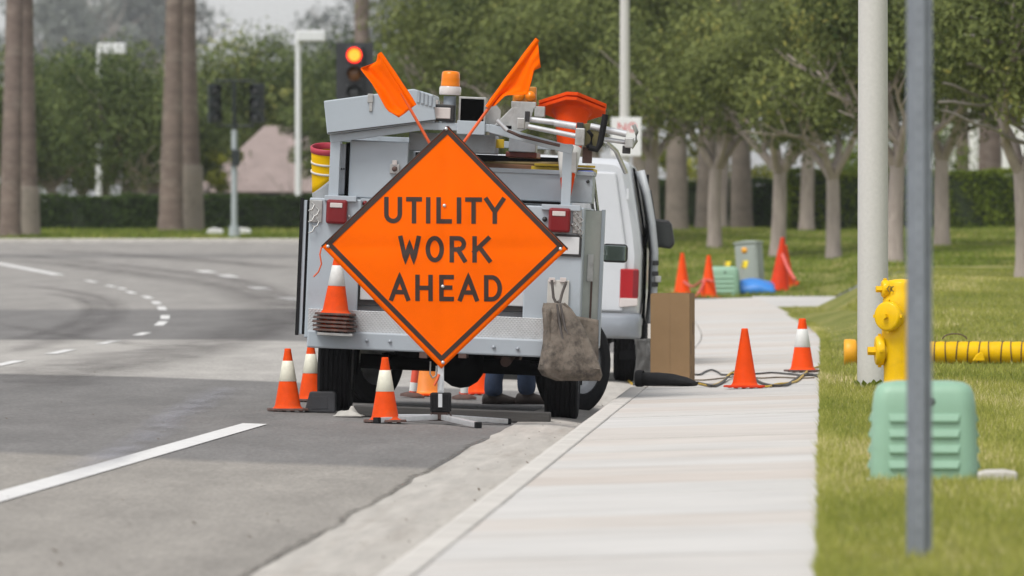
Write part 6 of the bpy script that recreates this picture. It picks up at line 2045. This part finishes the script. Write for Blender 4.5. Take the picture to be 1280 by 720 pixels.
f_ = MB(); f_.box((.555, 0, 1.475), (.018, .014, .026)); f_.build('nose', m_skin, hd2, bevel=.01)
for sy in (-1, 1):
    MB().lathe([(.001, -.011), (.011, 0), (.001, .011)], 10, None, True, (.54, .033 * sy, 1.50)).build('eye', m_blk, hd2)
    MB().lathe([(.001, -.03), (.014, -.01), (.016, .012), (.001, .03)], 10, None, True, (.45, .08 * sy, 1.50)).build('ear', m_skin, hd2)
MB().box((.535, 0, 1.435), (.012, .026, .005)).build('mouth', m_maroon, hd2, bevel=.003)
MB().lathe([(.094, -.01), (.096, .05), (.082, .10), (.045, .13), (.001, .137)], 20, Matrix.Rotation(R(20), 3, 'Y') @ Matrix.Diagonal((1.14, .93, 1)), True, (.45, 0, 1.52)).build('hair', mat('dark_hair', (.03, .02, .015), .7), hd2)

# leaf litter and grit on the road and gutter
rl = np.random.default_rng(77)
n = 420
yy_ = 22 + 60 * rl.random(n) ** 1.5
xx_ = np.where(rl.random(n) < .45, -1.62 - .5 * rl.random(n) ** 2, -2.2 - 8 * rl.random(n))
zz_ = np.where(xx_ > -2.2, Ggut(xx_, yy_) + .012, Groad(xx_, yy_) + .008)
sz = .005 + .014 * rl.random(n) ** 3
v_ = np.zeros((n, 3, 3))
for k_ in range(3):
    a_ = rl.random(n) * .8 + k_ * 2.1
    v_[:, k_] = np.stack([xx_ + np.cos(a_) * sz, yy_ + np.sin(a_) * sz, zz_ + (k_ == 1) * sz * .9], 1)
lit = np_mesh('leaf_litter', v_.reshape(-1, 3), 3, mat('dry_leaf_bits', (.10, .075, .05), .9, var=.4), None)
tag(lit, 'scattered dry leaf bits and grit on the road and gutter', 'litter', kind='stuff')

# ================================================================ HAZE
hzm = bpy.data.materials.new('haze_air'); hzm.use_nodes = True
nt = hzm.node_tree; nt.nodes.clear()
ho = nt.nodes.new('ShaderNodeOutputMaterial'); hv = nt.nodes.new('ShaderNodeVolumePrincipled')
hv.inputs['Color'].default_value = (.93, .95, 1.0, 1); hv.inputs['Density'].default_value = .00014
hv.inputs['Anisotropy'].default_value = .2
nt.links.new(hv.outputs[0], ho.inputs['Volume'])
hz_o = MB().box2((-1510, -210, -2.3), (1510, 3210, 90)).build('haze', hzm)
tag(hz_o, 'thin pale haze filling the air over the street', 'haze', kind='stuff')
